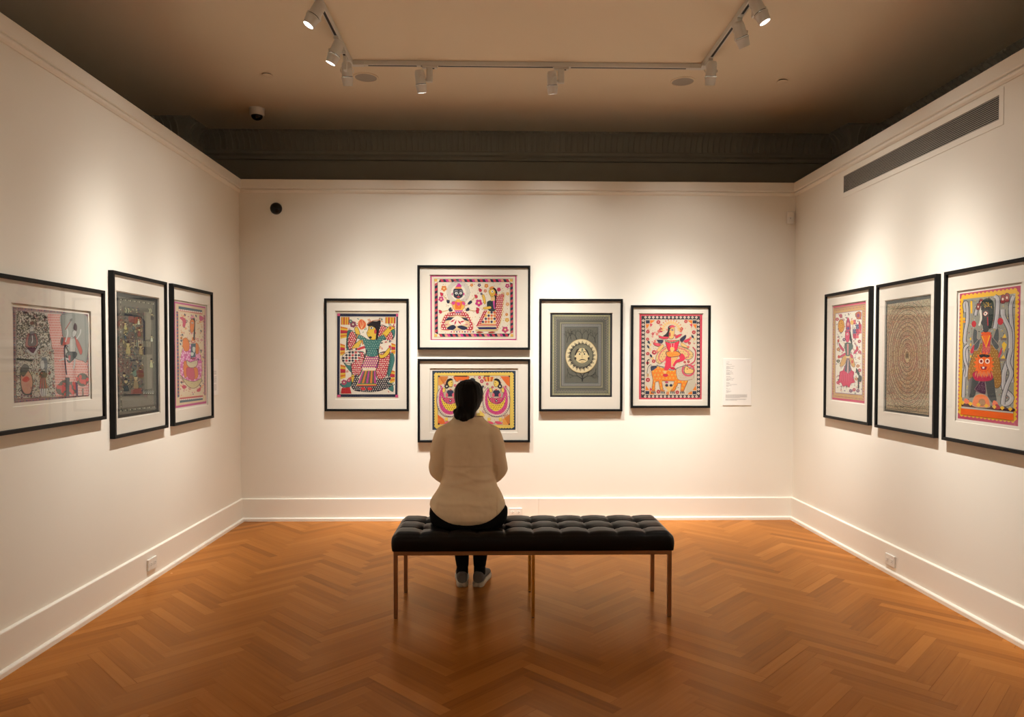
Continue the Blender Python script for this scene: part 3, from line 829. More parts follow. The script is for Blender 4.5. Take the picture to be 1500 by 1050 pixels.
# ------------------------------------------------------------------ framed paintings
class Canvas:
    """flat paint shapes, traced in the coordinates of quad (TL, TR, BR, BL) and laid on a w x h sheet"""
    def __init__(s, quad, w, h, ref=(245, 223, 196), sheet=(.80, .72, .60)):
        s.w, s.h, s.ref = w, h, lin(ref)
        s.V, s.Fc, s.C, s.Z = [], [], [], 0
        s.Hm = s.homog(quad)
        s.sheet = sheet
        s.rnd = random.Random(11)
    def homog(s, q):
        # projective map quad -> unit square
        dst = [(0, 1), (1, 1), (1, 0), (0, 0)]
        A = []; b = []
        for (x, y), (u, v) in zip(q, dst):
            A.append([x, y, 1, 0, 0, 0, -u*x, -u*y]); b.append(u)
            A.append([0, 0, 0, x, y, 1, -v*x, -v*y]); b.append(v)
        n = 8
        for i in range(n):
            p = max(range(i, n), key=lambda r: abs(A[r][i])); A[i], A[p] = A[p], A[i]; b[i], b[p] = b[p], b[i]
            for r in range(n):
                if r != i:
                    f = A[r][i]/A[i][i]
                    if f:
                        A[r] = [a-f*c for a, c in zip(A[r], A[i])]; b[r] -= f*b[i]
        return [b[i]/A[i][i] for i in range(n)]
    def uv(s, x, y):
        h = s.Hm; d = h[6]*x+h[7]*y+1
        return ((h[0]*x+h[1]*y+h[2])/d, (h[3]*x+h[4]*y+h[5])/d)
    def col(s, c):
        return tuple(min(.86, max(.004, a/b*k)) for a, b, k in zip(lin(c), s.ref, (.65, .572, .482)))
    def face(s, pts, c):
        i = len(s.V)
        q = []
        for x, y in pts:
            u, v = s.uv(x, y); q.append((min(1, max(0, u)), min(1, max(0, v))))
        s.V += [((u-.5)*s.w, (v-.5)*s.h, s.Z) for u, v in q]
        s.Fc.append(tuple(range(i, i+len(pts)))); s.C.append(c)
    def up(s): s.Z += 12e-6
    def poly(s, pts, c): s.up(); s.face(pts, s.col(c))
    def blob(s, pts, c, m=5):
        s.poly([(p.x, p.y) for p in catmull([Vector((*p, 0)) for p in pts], m, True)], c)
    def oblob(s, pts, c, oc=(25, 25, 30), w=3):
        s.blob(pts, c); s.sline(list(pts)+[pts[0]], w, oc)
    def rect(s, x0, y0, x1, y1, c): s.poly([(x0, y0), (x1, y0), (x1, y1), (x0, y1)], c)
    def ell_(s, x, y, rx, ry, n=14): return [(x+rx*math.cos(2*PI*i/n), y+ry*math.sin(2*PI*i/n)) for i in range(n)]
    def circ(s, x, y, r, c, ry=None, n=16): s.poly(s.ell_(x, y, r, ry or r, n), c)
    def ring(s, x, y, r, w, c, ry=None, n=40):
        s.up(); ry = ry or r; cc = s.col(c)
        for i in range(n):
            a, b = 2*PI*i/n, 2*PI*(i+1)/n
            s.face([(x+(r+k)*math.cos(t), y+(ry+k)*math.sin(t)) for t, k in ((a, -w/2), (a, w/2), (b, w/2), (b, -w/2))], cc)
    def line(s, pts, w, c, w2=None):
        s.up(); cc = s.col(c); n = len(pts); w2 = w if w2 is None else w2
        L, R = [], []
        for i, (x, y) in enumerate(pts):
            ax, ay = pts[max(0, i-1)]; bx, by = pts[min(n-1, i+1)]
            d = math.hypot(bx-ax, by-ay) or 1; k = (w+(w2-w)*i/(n-1))/2
            nx, ny = -(by-ay)/d*k, (bx-ax)/d*k
            L.append((x+nx, y+ny)); R.append((x-nx, y-ny))
        for i in range(n-1): s.face([L[i], L[i+1], R[i+1], R[i]], cc)
    def sline(s, pts, w, c, w2=None): s.line([(p.x, p.y) for p in catmull([Vector((*p, 0)) for p in pts], 6)], w, c, w2)
    def inside(s, x, y, P):
        r = False; n = len(P)
        for i in range(n):
            x1, y1 = P[i]; x2, y2 = P[i-1]
            if (y1 > y) != (y2 > y) and x < (x2-x1)*(y-y1)/(y2-y1)+x1: r = not r
        return r
    def dots(s, P, step, r, cs, jit=.15, ry=None, n=8, sy=None):
        """rows of dots inside the outline P"""
        s.up(); cs = cs if isinstance(cs, list) else [cs]
        xs = [p[0] for p in P]; ys = [p[1] for p in P]; sy = sy or step
        y = min(ys)+sy/2; k = 0
        while y < max(ys):
            x = min(xs)+(step/2 if k % 2 else step)
            while x < max(xs):
                px, py = x+s.rnd.uniform(-1, 1)*jit*step, y+s.rnd.uniform(-1, 1)*jit*step
                if s.inside(px, py, P): s.face(s.ell_(px, py, r, ry or r, n), s.col(s.rnd.choice(cs)))
                x += step
            y += sy; k += 1
    def checks(s, P, sx, sy, cs, diamond=False):
        s.up()
        xs = [p[0] for p in P]; ys = [p[1] for p in P]
        j = 0; y = min(ys)
        while y < max(ys):
            i = 0; x = min(xs)
            while x < max(xs):
                cx, cy = x+sx/2, y+sy/2
                if s.inside(cx, cy, P):
                    c = cs[(i+j) % len(cs)]
                    if c:
                        if diamond: s.face([(cx, cy-sy*.5), (cx+sx*.5, cy), (cx, cy+sy*.5), (cx-sx*.5, cy)], s.col(c))
                        else: s.face([(x, y), (x+sx, y), (x+sx, y+sy), (x, y+sy)], s.col(c))
                x += sx; i += 1
            y += sy; j += 1
    def stripes(s, P, n, cs, vertical=True):
        """P quad TL TR BR BL split in n bands"""
        s.up()
        L = lambda a, b, t: (a[0]+(b[0]-a[0])*t, a[1]+(b[1]-a[1])*t)
        for i in range(n):
            a, b = i/n, (i+1)/n
            q = [L(P[0], P[1], a), L(P[0], P[1], b), L(P[3], P[2], b), L(P[3], P[2], a)] if vertical else [L(P[0], P[3], a), L(P[1], P[2], a), L(P[1], P[2], b), L(P[0], P[3], b)]
            c = cs[i % len(cs)]
            if c: s.face(q, s.col(c))
    def tri_band(s, a, b, h, n, cs, flip=False):
        """row of triangles from a to b, apexes h to the left side"""
        s.up()
        dx, dy = (b[0]-a[0])/n, (b[1]-a[1])/n; L = math.hypot(dx, dy); nx, ny = dy/L*h, -dx/L*h
        for i in range(n):
            p = (a[0]+dx*i, a[1]+dy*i); q = (p[0]+dx, p[1]+dy); m = ((p[0]+q[0])/2+nx, (p[1]+q[1])/2+ny)
            s.face([p, q, m], s.col(cs[i % len(cs)]))
            if flip and i < n-1:
                p2 = (m[0]+dx, m[1]+dy); s.face([m, q, p2], s.col(cs[(i+1) % len(cs)]))
    def flower(s, x, y, r, c, cc=(240, 215, 180), n=6):
        s.up(); k = s.col(c)
        for i in range(n):
            a = 2*PI*i/n+.3
            s.face(s.ell_(x+r*.58*math.cos(a), y+r*.58*math.sin(a), r*.42, r*.42, 8), k)
        s.up(); s.face(s.ell_(x, y, r*.3, r*.3, 8), s.col(cc))
    def leaf(s, x, y, l, w, ang, c, up=True):
        if up: s.up()
        d = (math.cos(ang)*l/2, math.sin(ang)*l/2); n = (-math.sin(ang)*w/2, math.cos(ang)*w/2)
        s.face([(x-d[0], y-d[1]), (x+n[0]-d[0]*.1, y+n[1]-d[1]*.1), (x+d[0], y+d[1]), (x-n[0]-d[0]*.1, y-n[1]-d[1]*.1)], s.col(c))
    def scatter(s, P, n, cs, size, kinds='lfd'):
        xs = [p[0] for p in P]; ys = [p[1] for p in P]
        s.up()
        for _ in range(n):
            for t in range(20):
                x, y = s.rnd.uniform(min(xs), max(xs)), s.rnd.uniform(min(ys), max(ys))
                if s.inside(x, y, P): break
            else: continue
            k = s.rnd.choice(kinds); z = size*s.rnd.uniform(.7, 1.25); c = s.rnd.choice(cs)
            if k == 'l': s.leaf(x, y, z*2.2, z*.8, s.rnd.uniform(0, PI), c, False)
            elif k == 'd': s.face(s.ell_(x, y, z*.55, z*.55, 7), s.col(c))
            else:
                for i in range(4):
                    a = PI/2*i+.5; s.face(s.ell_(x+z*.7*math.cos(a), y+z*.7*math.sin(a), z*.45, z*.45, 6), s.col(c))
    def frame_rect(s, x0, y0, x1, y1, w, c):
        s.up(); k = s.col(c)
        for q in ((x0, y0, x1, y0+w), (x0, y1-w, x1, y1), (x0, y0+w, x0+w, y1-w), (x1-w, y0+w, x1, y1-w)):
            s.face([(q[0], q[1]), (q[2], q[1]), (q[2], q[3]), (q[0], q[3])], k)
    def wave_band(s, a, b, amp, n, w, c, side=1):
        """scalloped edge: band of width w along a-b, the outer edge scalloped"""
        dx, dy = b[0]-a[0], b[1]-a[1]; L = math.hypot(dx, dy); nx, ny = dy/L*side, -dx/L*side
        top, bot = [], []
        m = n*6
        for i in range(m+1):
            t = i/m; o = w/2 + amp*abs(math.sin(PI*n*t))
            top.append((a[0]+dx*t+nx*o, a[1]+dy*t+ny*o)); bot.append((a[0]+dx*t-nx*w/2, a[1]+dy*t-ny*w/2))
        s.up(); k = s.col(c)
        for i in range(m): s.face([top[i], top[i+1], bot[i+1], bot[i]], k)
    def build(s, parent, z):
        me = bpy.data.meshes.new('painting')
        me.from_pydata([(x, y, zz+z) for x, y, zz in s.V], [], s.Fc)
        ca = me.color_attributes.new('paint', 'FLOAT_COLOR', 'CORNER')
        k = 0
        for f, c in zip(s.Fc, s.C):
            for _ in f: ca.data[k].color = (*c, 1); k += 1
        # all sheets face out of the wall
        bm = bmesh.new(); bm.from_mesh(me)
        for f in bm.faces:
            f.normal_update()
            if f.normal.z < 0: f.normal_flip()
        bm.to_mesh(me); bm.free()
        me.materials.append(M['paint'])
        return link(bpy.data.objects.new('painting', me), parent)

FW, FD = .020, .031
def picture(side, u, z, w, h, pu, pz_, pw, ph, label, art, quad, ref, gap=.008, sheet=(.80, .73, .62), group=None):
    """u, z: centre of the frame on the wall; pu, pz_: offset of the painting from that centre"""
    o = empty('framed_picture', wall_pt(side, u, z), wall_rot(side), label, 'picture', group)
    bm = bmesh.new()      # mitred moulding
    prof = [(0, .0005), (0, FD-.001), (.001, FD), (FW-.003, FD), (FW-.002, FD-.001), (FW-.002, .0215), (FW, .0215), (FW, .0005)]
    rings = []
    for sx, sy in ((-1, -1), (1, -1), (1, 1), (-1, 1)):
        rings.append([Vector((sx*(w/2-d), sy*(h/2-d), zz)) for d, zz in prof])
    rings.append(rings[0])
    loft(bm, rings[:4] + [rings[0]], cap=False)
    bmesh.ops.remove_doubles(bm, verts=bm.verts[:], dist=1e-6)
    mesh_obj('frame', bm, M['black_frame'], o)
    bm = bmesh.new()      # mat board with a bevelled window
    iw, ih = w/2-FW+.001, h/2-FW+.001
    ow, oh = pw/2+gap, ph/2+gap
    zt, zb, bv = .0175, .0145, .002
    A = [bm.verts.new((sx*iw, sy*ih, zt)) for sx, sy in ((-1, -1), (1, -1), (1, 1), (-1, 1))]
    B = [bm.verts.new((pu+sx*(ow+bv), pz_+sy*(oh+bv), zt)) for sx, sy in ((-1, -1), (1, -1), (1, 1), (-1, 1))]
    Cc = [bm.verts.new((pu+sx*ow, pz_+sy*oh, zb)) for sx, sy in ((-1, -1), (1, -1), (1, 1), (-1, 1))]
    for a, b in ((A, B), (B, Cc)):
        for i in range(4):
            j = (i+1) % 4; bm.faces.new((a[i], a[j], b[j], b[i]))
    mesh_obj('mat_board', bm, M['mat'], o)
    bm = bmesh.new(); box(bm, -iw, iw, -ih, ih, .002, .0105); mesh_obj('backing_board', bm, M['mat'], o)
    cv = Canvas(quad, pw, ph, ref)
    art(cv)
    p = cv.build(o, .0107); p.location = (pu, pz_, 0)
    bm = bmesh.new(); box(bm, -iw, iw, -ih, ih, .0195, .0213); mesh_obj('glazing', bm, M['glass'], o)
    return o

# ------------------------------------------------------------------ the paintings, folk-style figures in flat colour with dark outlines
INK = (28, 26, 32); CREAM = (232, 212, 182); NAVY = (38, 42, 62)
def quadrect(x0, y0, x1, y1): return [(x0, y0), (x1, y0), (x1, y1), (x0, y1)]

def art_lute(c):          # yellow woman in green with a lute, navy border
    RED, YEL, GRN, MAG, ORG, WINE = (196, 52, 58), (228, 182, 62), (72, 122, 110), (168, 62, 118), (214, 116, 42), (178, 44, 66)
    c.rect(155, 180, 660, 860, (222, 200, 168))
    c.poly([(168, 204), (632, 206), (640, 842), (172, 842)], NAVY)
    c.poly([(190, 226), (620, 228), (622, 820), (196, 820)], (236, 216, 188))
    for q in ((170, 203, 190, 222), (618, 203, 634, 226), (174, 824, 200, 844), (624, 824, 646, 846)): c.rect(*q, (214, 84, 120))
    c.scatter(quadrect(200, 235, 612, 812), 150, [GRN, (60, 105, 95), RED, ORG, MAG], 9, 'llf')
    # flames along both sides
    for x0, y0, x1, y1 in ((198, 230, 262, 288), (536, 230, 614, 278)):
        c.stripes([(x0, y0), (x1, y0), (x1, y1), (x0, y1)], 7, [ORG, YEL, RED, YEL])
    for x0, y0, x1, y1 in ((193, 300, 248, 395), (193, 430, 230, 525), (196, 590, 236, 705), (586, 425, 618, 520), (580, 630, 618, 735)):
        c.stripes([(x0, y0), (x1, y0+12), (x1, y1-12), (x0, y1)], 7, [ORG, YEL, RED, WINE, YEL], False)
    for p in ([(245, 345), (262, 330), (285, 345), (262, 470), (240, 460)], [(205, 545), (240, 590), (290, 610), (280, 650), (235, 600)], [(195, 740), (230, 725), (285, 700), (275, 760), (215, 765)],
              [(575, 300), (612, 330), (600, 390), (560, 330)], [(560, 600), (590, 500), (612, 560), (570, 690)], [(540, 720), (600, 745), (605, 800), (560, 770)]): c.oblob(p, GRN, INK, 2.5)
    # red dotted aureole
    for P in ([(290, 335), (320, 380), (300, 450), (262, 480), (248, 420), (262, 350)], [(500, 290), (560, 310), (596, 360), (590, 410), (540, 400), (480, 390)],
              [(300, 500), (375, 500), (370, 610), (330, 690), (285, 660), (280, 570)], [(500, 500), (575, 500), (570, 590), (545, 690), (480, 695), (470, 600)]):
        c.oblob(P, (188, 52, 66), (52, 96, 86), 7); c.dots(P, 15, 4.6, (240, 214, 186)); 
    for a, b in (((258, 350), (246, 470)), ((592, 520), (560, 690)), ((272, 560), (288, 690))):
        n = 12
        for i in range(n):
            x, y = a[0]+(b[0]-a[0])*i/n, a[1]+(b[1]-a[1])*i/n
            c.line([(x-6, y), (x+6, y)], 3, INK)
    # lotus in the raised hand
    c.oblob([(330, 265), (352, 246), (385, 268), (386, 305), (355, 325), (330, 300)], (220, 84, 40), (240, 190, 120), 4)
    for a in ((345, 280), (360, 270), (372, 285)): c.sline([(355, 318), a, (a[0]-3, a[1]-14)], 3, (244, 205, 130))
    c.flower(290, 285, 26, (150, 70, 90)); c.flower(270, 262, 15, GRN)
    # swan mound under the feet
    P = [(298, 690), (330, 668), (350, 735), (400, 700), (470, 705), (540, 700), (590, 690), (560, 735), (600, 745), (555, 775), (470, 800), (370, 800), (300, 785), (282, 740)]
    c.oblob(P, (38, 40, 52), INK, 3); c.dots(P, 15, 3.2, (236, 216, 190), .1, 5)
    c.oblob([(280, 680), (295, 665), (304, 690), (292, 730), (282, 712)], YEL, INK, 2.5); c.poly([(280, 684), (256, 696), (280, 702)], (214, 96, 44)); c.circ(292, 684, 4, INK)
    c.poly([(205, 775), (270, 765), (284, 815), (200, 815)], (190, 48, 48)); c.flower(225, 728, 22, (196, 84, 110)); c.flower(262, 712, 16, (196, 84, 110))
    # arms
    c.oblob([(300, 318), (322, 305), (345, 360), (320, 375)], YEL, INK, 3); c.oblob([(345, 402), (360, 410), (322, 478), (285, 470), (300, 440)], YEL, INK, 3)
    c.oblob([(505, 368), (560, 305), (590, 300), (612, 318), (585, 330), (530, 395)], YEL, INK, 3); c.oblob([(490, 505), (520, 515), (560, 470), (578, 455), (572, 500), (540, 535), (500, 540)], YEL, INK, 3)
    for x, y in ((575, 312), (300, 470), (575, 455)): c.circ(x, y, 9, (204, 60, 60))
    # gourd and neck of the lute
    P = [(206, 540), (225, 508), (290, 488), (340, 500), (350, 535), (330, 560), (270, 582), (220, 575)]
    c.oblob(P, (228, 206, 182), INK, 3); c.checks(P, 24, 21, [(38, 40, 56), (196, 60, 64), (38, 40, 56)], True)
    c.line([(292, 478), (612, 402)], 17, (236, 212, 178), 8)
    for i in range(9):
        t, u = i/9, (i+.5)/9
        c.line([(310+290*t, 474-69*t), (310+290*u, 474-69*u)], 15-8*t, [(44, 44, 62), (196, 58, 60), (92, 60, 110)][i % 3])
    c.poly([(318, 470), (375, 448), (385, 466), (330, 482)], (206, 60, 62))
    # skirt
    P = [(325, 745), (368, 640), (466, 636), (478, 742)]
    c.poly([(368, 632), (466, 630), (476, 760), (318, 760)], (226, 190, 130))
    c.stripes([(368, 640), (466, 638), (474, 735), (330, 740)], 9, [(188, 64, 132), (96, 92, 70), (214, 126, 44), (96, 92, 70)])
    c.stripes([(332, 735), (474, 735), (478, 762), (316, 764)], 4, [(70, 110, 80), (224, 168, 60), (206, 70, 60), (60, 70, 70)], False)
    P = [(396, 520), (488, 520), (492, 560), (470, 615), (362, 615), (372, 560)]
    c.oblob([(394, 520), (490, 520), (484, 580), (468, 618), (360, 618), (376, 570)], (170, 62, 122), INK, 3); c.dots(P, 17, 6, (240, 204, 150), 0)
    for i in range(9): c.poly([(364+i*12, 618), (376+i*12, 618), (370+i*12, 636)], (244, 222, 190))
    # bodice and shoulders
    P = [(318, 358), (360, 372), (420, 402), (500, 375), (530, 362), (548, 385), (500, 425), (478, 520), (400, 522), (385, 450), (345, 400), (312, 385)]
    c.oblob(P, (66, 116, 106), INK, 3); c.dots(P, 17, 2.6, (206, 214, 180))
    c.sline([(400, 480), (380, 540), (366, 590)], 10, (44, 34, 38), 4); c.sline([(478, 470), (492, 540), (480, 620)], 11, (44, 34, 38), 4)
    for a, b in (((360, 402), (366, 440)), ((530, 362), (548, 384)), ((330, 360), (316, 388))): c.line([a, b], 9, (208, 130, 60))
    # head
    c.oblob([(410, 300), (450, 292), (480, 320), (466, 395), (430, 400), (405, 375), (395, 350), (404, 330)], YEL, INK, 3)
    c.blob([(396, 285), (420, 262), (470, 262), (500, 255), (498, 300), (488, 340), (480, 400), (466, 390), (468, 330), (440, 300), (410, 300)], (40, 32, 34))
    c.sline([(398, 285), (440, 258), (498, 252)], 5, (196, 110, 70)); c.oblob([(414, 312), (432, 302), (450, 312), (432, 322)], (244, 234, 214), INK, 3); c.circ(432, 312, 6, INK)
    c.sline([(410, 300), (432, 290), (454, 298)], 4, INK); c.circ(461, 340, 9, (198, 70, 64), 18); c.line([(400, 350), (414, 352)], 4, (180, 50, 60)); c.circ(414, 326, 3, (180, 50, 60))
    c.circ(424, 384, 12, (40, 34, 38), 9)
    for x in (372, 424): c.blob([(x-18, 776), (x, 764), (x+22, 780), (x, 790)], (206, 56, 52))
    c.frame_rect(190, 226, 621, 820, 3, (244, 226, 200))

def art_pair(c):          # dark-faced seated figure and a yellow woman, pink border
    PNK, RED, NV, YEL, ORG = (204, 52, 122), (200, 48, 72), (44, 46, 66), (236, 184, 76), (228, 128, 52)
    c.rect(228, 175, 1175, 885, (240, 220, 190))
    c.frame_rect(228, 175, 1175, 885, 13, PNK)
    for a, b in (((318, 246), (1098, 246)), ((1098, 816), (318, 816))):
        c.tri_band(a, b, 29, 27, [NV, RED, NV, PNK, (230, 150, 120)], True)
    for a, b in (((1106, 252), (1106, 816)), ((304, 816), (304, 252))):
        c.tri_band(a, b, 29, 20, [NV, RED, NV, (200, 80, 90)], True)
    for a, b, d, e in ((312, 214, 312, 848),): pass
    c.frame_rect(268, 212, 1136, 850, 3, (90, 80, 80)); c.frame_rect(304, 246, 1104, 816, 4, (96, 84, 84))
    for x, y in ((272, 214), (1102, 216), (270, 816), (1104, 818)): c.rect(x, y, x+30, y+29, (240, 182, 84))
    c.scatter(quadrect(312, 255, 1096, 806), 330, [NV, PNK, RED, ORG, (90, 60, 110), (70, 90, 90)], 6, 'ldd')
    # flowers
    for x, y, r, k in ((376, 318, 34, (226, 130, 60)), (344, 434, 32, PNK), (1074, 290, 26, PNK), (758, 476, 42, PNK), (1046, 770, 38, (206, 70, 110)), (842, 290, 24, ORG), (764, 282, 20, (90, 60, 110)),
                       (1076, 378, 20, (236, 170, 90)), (1074, 492, 22, (230, 160, 110)), (1068, 664, 26, (228, 170, 80)), (1064, 604, 18, ORG), (980, 330, 24, (210, 60, 120)), (680, 282, 18, ORG), (830, 345, 20, (216, 110, 90))):
        c.flower(x, y, r, k, (240, 206, 140), 5)
    for x, y in ((348, 380), (726, 405), (772, 335), (333, 570), (745, 545), (740, 572)): c.oblob([(x-16, y-18), (x+14, y-10), (x+18, y+14), (x-6, y+20)], RED, (110, 40, 60), 2)
    # halo of fine lines
    for r in (88, 100, 112, 124): c.ring(533, 362, r, 5, (176, 168, 162), r*1.02, 60)
    c.circ(533, 362, 80, (240, 222, 196), 84)
    # crossed legs and red dotted wrap
    P = [(340, 770), (345, 690), (390, 600), (480, 570), (580, 560), (650, 610), (690, 700), (690, 770), (620, 775), (530, 700), (440, 775)]
    c.oblob(P, (190, 42, 62), (238, 206, 160), 9); c.dots(P, 26, 8, (248, 224, 196), .05)
    P = [(382, 690), (430, 630), (520, 610), (610, 630), (656, 690), (640, 745), (560, 772), (470, 772), (400, 745)]
    c.oblob(P, (228, 190, 140), (120, 90, 70), 4)
    c.poly([(382, 672), (420, 632), (500, 632), (470, 660)], NV); c.poly([(560, 632), (620, 640), (650, 680), (600, 664)], NV)
    c.blob([(430, 690), (520, 620), (612, 690), (560, 720), (480, 722)], (240, 218, 190))
    c.blob([(404, 752), (470, 716), (506, 744), (460, 772)], NV); c.blob([(520, 740), (566, 722), (632, 748), (590, 772)], NV)
    for x, y, a in ((470, 672, .5), (545, 690, -.9), (500, 690, 1.2), (575, 680, .3)): c.leaf(x, y, 66, 18, -a, RED)
    for x in (405, 625): c.leaf(x, 712, 40, 13, -.2, (214, 90, 130))
    # torso, arms
    c.oblob([(470, 520), (460, 470), (500, 455), (575, 455), (606, 470), (600, 520), (566, 560), (500, 560)], (236, 176, 74), (110, 60, 60), 3)
    c.poly([(490, 462), (520, 462), (540, 520), (560, 462), (580, 462), (560, 545), (500, 545)], (226, 112, 50)); c.poly([(512, 470), (556, 470), (546, 506), (524, 506)], (216, 72, 130))
    c.blob([(450, 490), (470, 462), (500, 470), (480, 500)], (216, 72, 130)); c.blob([(580, 460), (610, 480), (600, 502), (575, 490)], (216, 72, 130))
    for P in ([(402, 444), (436, 448), (432, 480), (410, 474)], [(635, 480), (668, 450), (684, 470), (650, 496)], [(424, 545), (450, 525), (470, 560), (436, 570)], [(610, 550), (640, 528), (656, 556), (622, 566)]): c.oblob(P, NV, INK, 2)
    for P in ([(436, 470), (470, 500)], [(640, 492), (604, 512)], [(455, 545), (482, 520)], [(618, 548), (596, 522)], [(410, 446), (368, 396)], [(676, 452), (718, 412)], [(420, 556), (352, 574)], [(652, 556), (720, 566)]):
        c.line(P, 10, (212, 170, 120))
    c.rect(492, 556, 580, 572, (206, 90, 150)); c.rect(504, 575, 560, 586, (120, 110, 160))
    c.poly([(512, 435), (552, 435), (556, 462), (508, 462)], (232, 176, 66))
    # head and crown
    c.oblob([(476, 370), (484, 326), (530, 314), (574, 326), (588, 370), (574, 412), (530, 430), (488, 412)], (48, 46, 58), (170, 160, 150), 4)
    c.circ(511, 370, 16, (240, 230, 210), 13); c.circ(560, 370, 15, (240, 230, 210), 13); c.circ(511, 370, 6, INK); c.circ(560, 370, 6, INK)
    c.sline([(490, 350), (511, 340), (530, 350)], 4, (200, 190, 180)); c.sline([(545, 350), (560, 342), (580, 352)], 4, (200, 190, 180))
    c.line([(536, 372), (534, 396)], 4, (200, 190, 180)); c.blob([(516, 408), (534, 402), (550, 408), (534, 418)], (210, 70, 80))
    c.poly([(494, 322), (504, 300), (562, 300), (572, 322)], (236, 150, 80)); c.blob([(508, 300), (520, 280), (541, 262), (562, 280), (568, 300)], (214, 60, 140))
    c.circ(466, 380, 7, PNK, 16); c.circ(594, 380, 7, PNK, 16)
    # woman
    P = [(945, 400), (985, 385), (1036, 370), (1030, 470), (1010, 620), (985, 720), (955, 780), (940, 700), (940, 560)]
    c.oblob(P, (186, 40, 62), (226, 190, 130), 10); c.dots(P, 21, 6.5, (248, 222, 196), .05)
    P = [(728, 730), (812, 560), (850, 560), (790, 690), (770, 735)]; c.poly(P, (188, 42, 62)); c.dots(P, 20, 5.5, (248, 222, 196), .05)
    P = [(786, 700), (848, 565), (930, 575), (944, 705)]; c.poly(P, (240, 214, 176)); c.checks(P, 32, 34, [(226, 130, 56), (60, 54, 84), (240, 180, 70), (60, 54, 84), (220, 90, 60)], True)
    c.stripes([(765, 705), (946, 705), (950, 735), (745, 735)], 3, [(238, 170, 90), (206, 90, 110), (236, 200, 150)], False)
    c.poly([(740, 742), (948, 742), (950, 762), (760, 764)], (50, 46, 88)); c.rect(720, 766, 950, 784, (222, 190, 130))
    c.oblob([(850, 470), (880, 452), (930, 455), (945, 500), (935, 560), (880, 565), (850, 530)], (52, 66, 68), INK, 3); c.blob([(915, 450), (945, 455), (946, 520), (925, 540)], (216, 84, 150)); c.circ(880, 478, 34, (44, 58, 60), 26)
    c.oblob([(808, 525), (885, 515), (888, 540), (812, 545)], YEL, (130, 90, 50), 3); c.oblob([(794, 395), (818, 390), (836, 470), (816, 486)], YEL, (130, 90, 50), 3); c.circ(788, 378, 14, (120, 110, 120))
    c.poly([(888, 410), (930, 410), (934, 452), (890, 456)], (236, 190, 120))
    c.blob([(880, 320), (920, 308), (950, 330), (962, 370), (950, 430), (944, 520), (932, 520), (934, 420), (910, 350)], INK)
    c.oblob([(880, 330), (915, 322), (940, 350), (935, 390), (900, 412), (882, 392), (868, 352)], YEL, INK, 3); c.circ(908, 352, 14, (246, 236, 214)); c.circ(908, 352, 6, INK)
    c.line([(888, 392), (910, 388)], 4, RED); c.blob([(870, 318), (900, 296), (930, 304), (900, 322)], (240, 150, 80)); c.circ(945, 385, 12, (200, 60, 70)); c.circ(978, 332, 19, (206, 58, 92))
    c.blob([(726, 800), (760, 788), (808, 796), (770, 806)], (170, 60, 50)); c.blob([(856, 800), (900, 788), (940, 796), (900, 806)], (170, 60, 50))
    for i in range(9): c.circ(455+i*30, 792, 8, [PNK, ORG, (90, 60, 110)][i % 3])

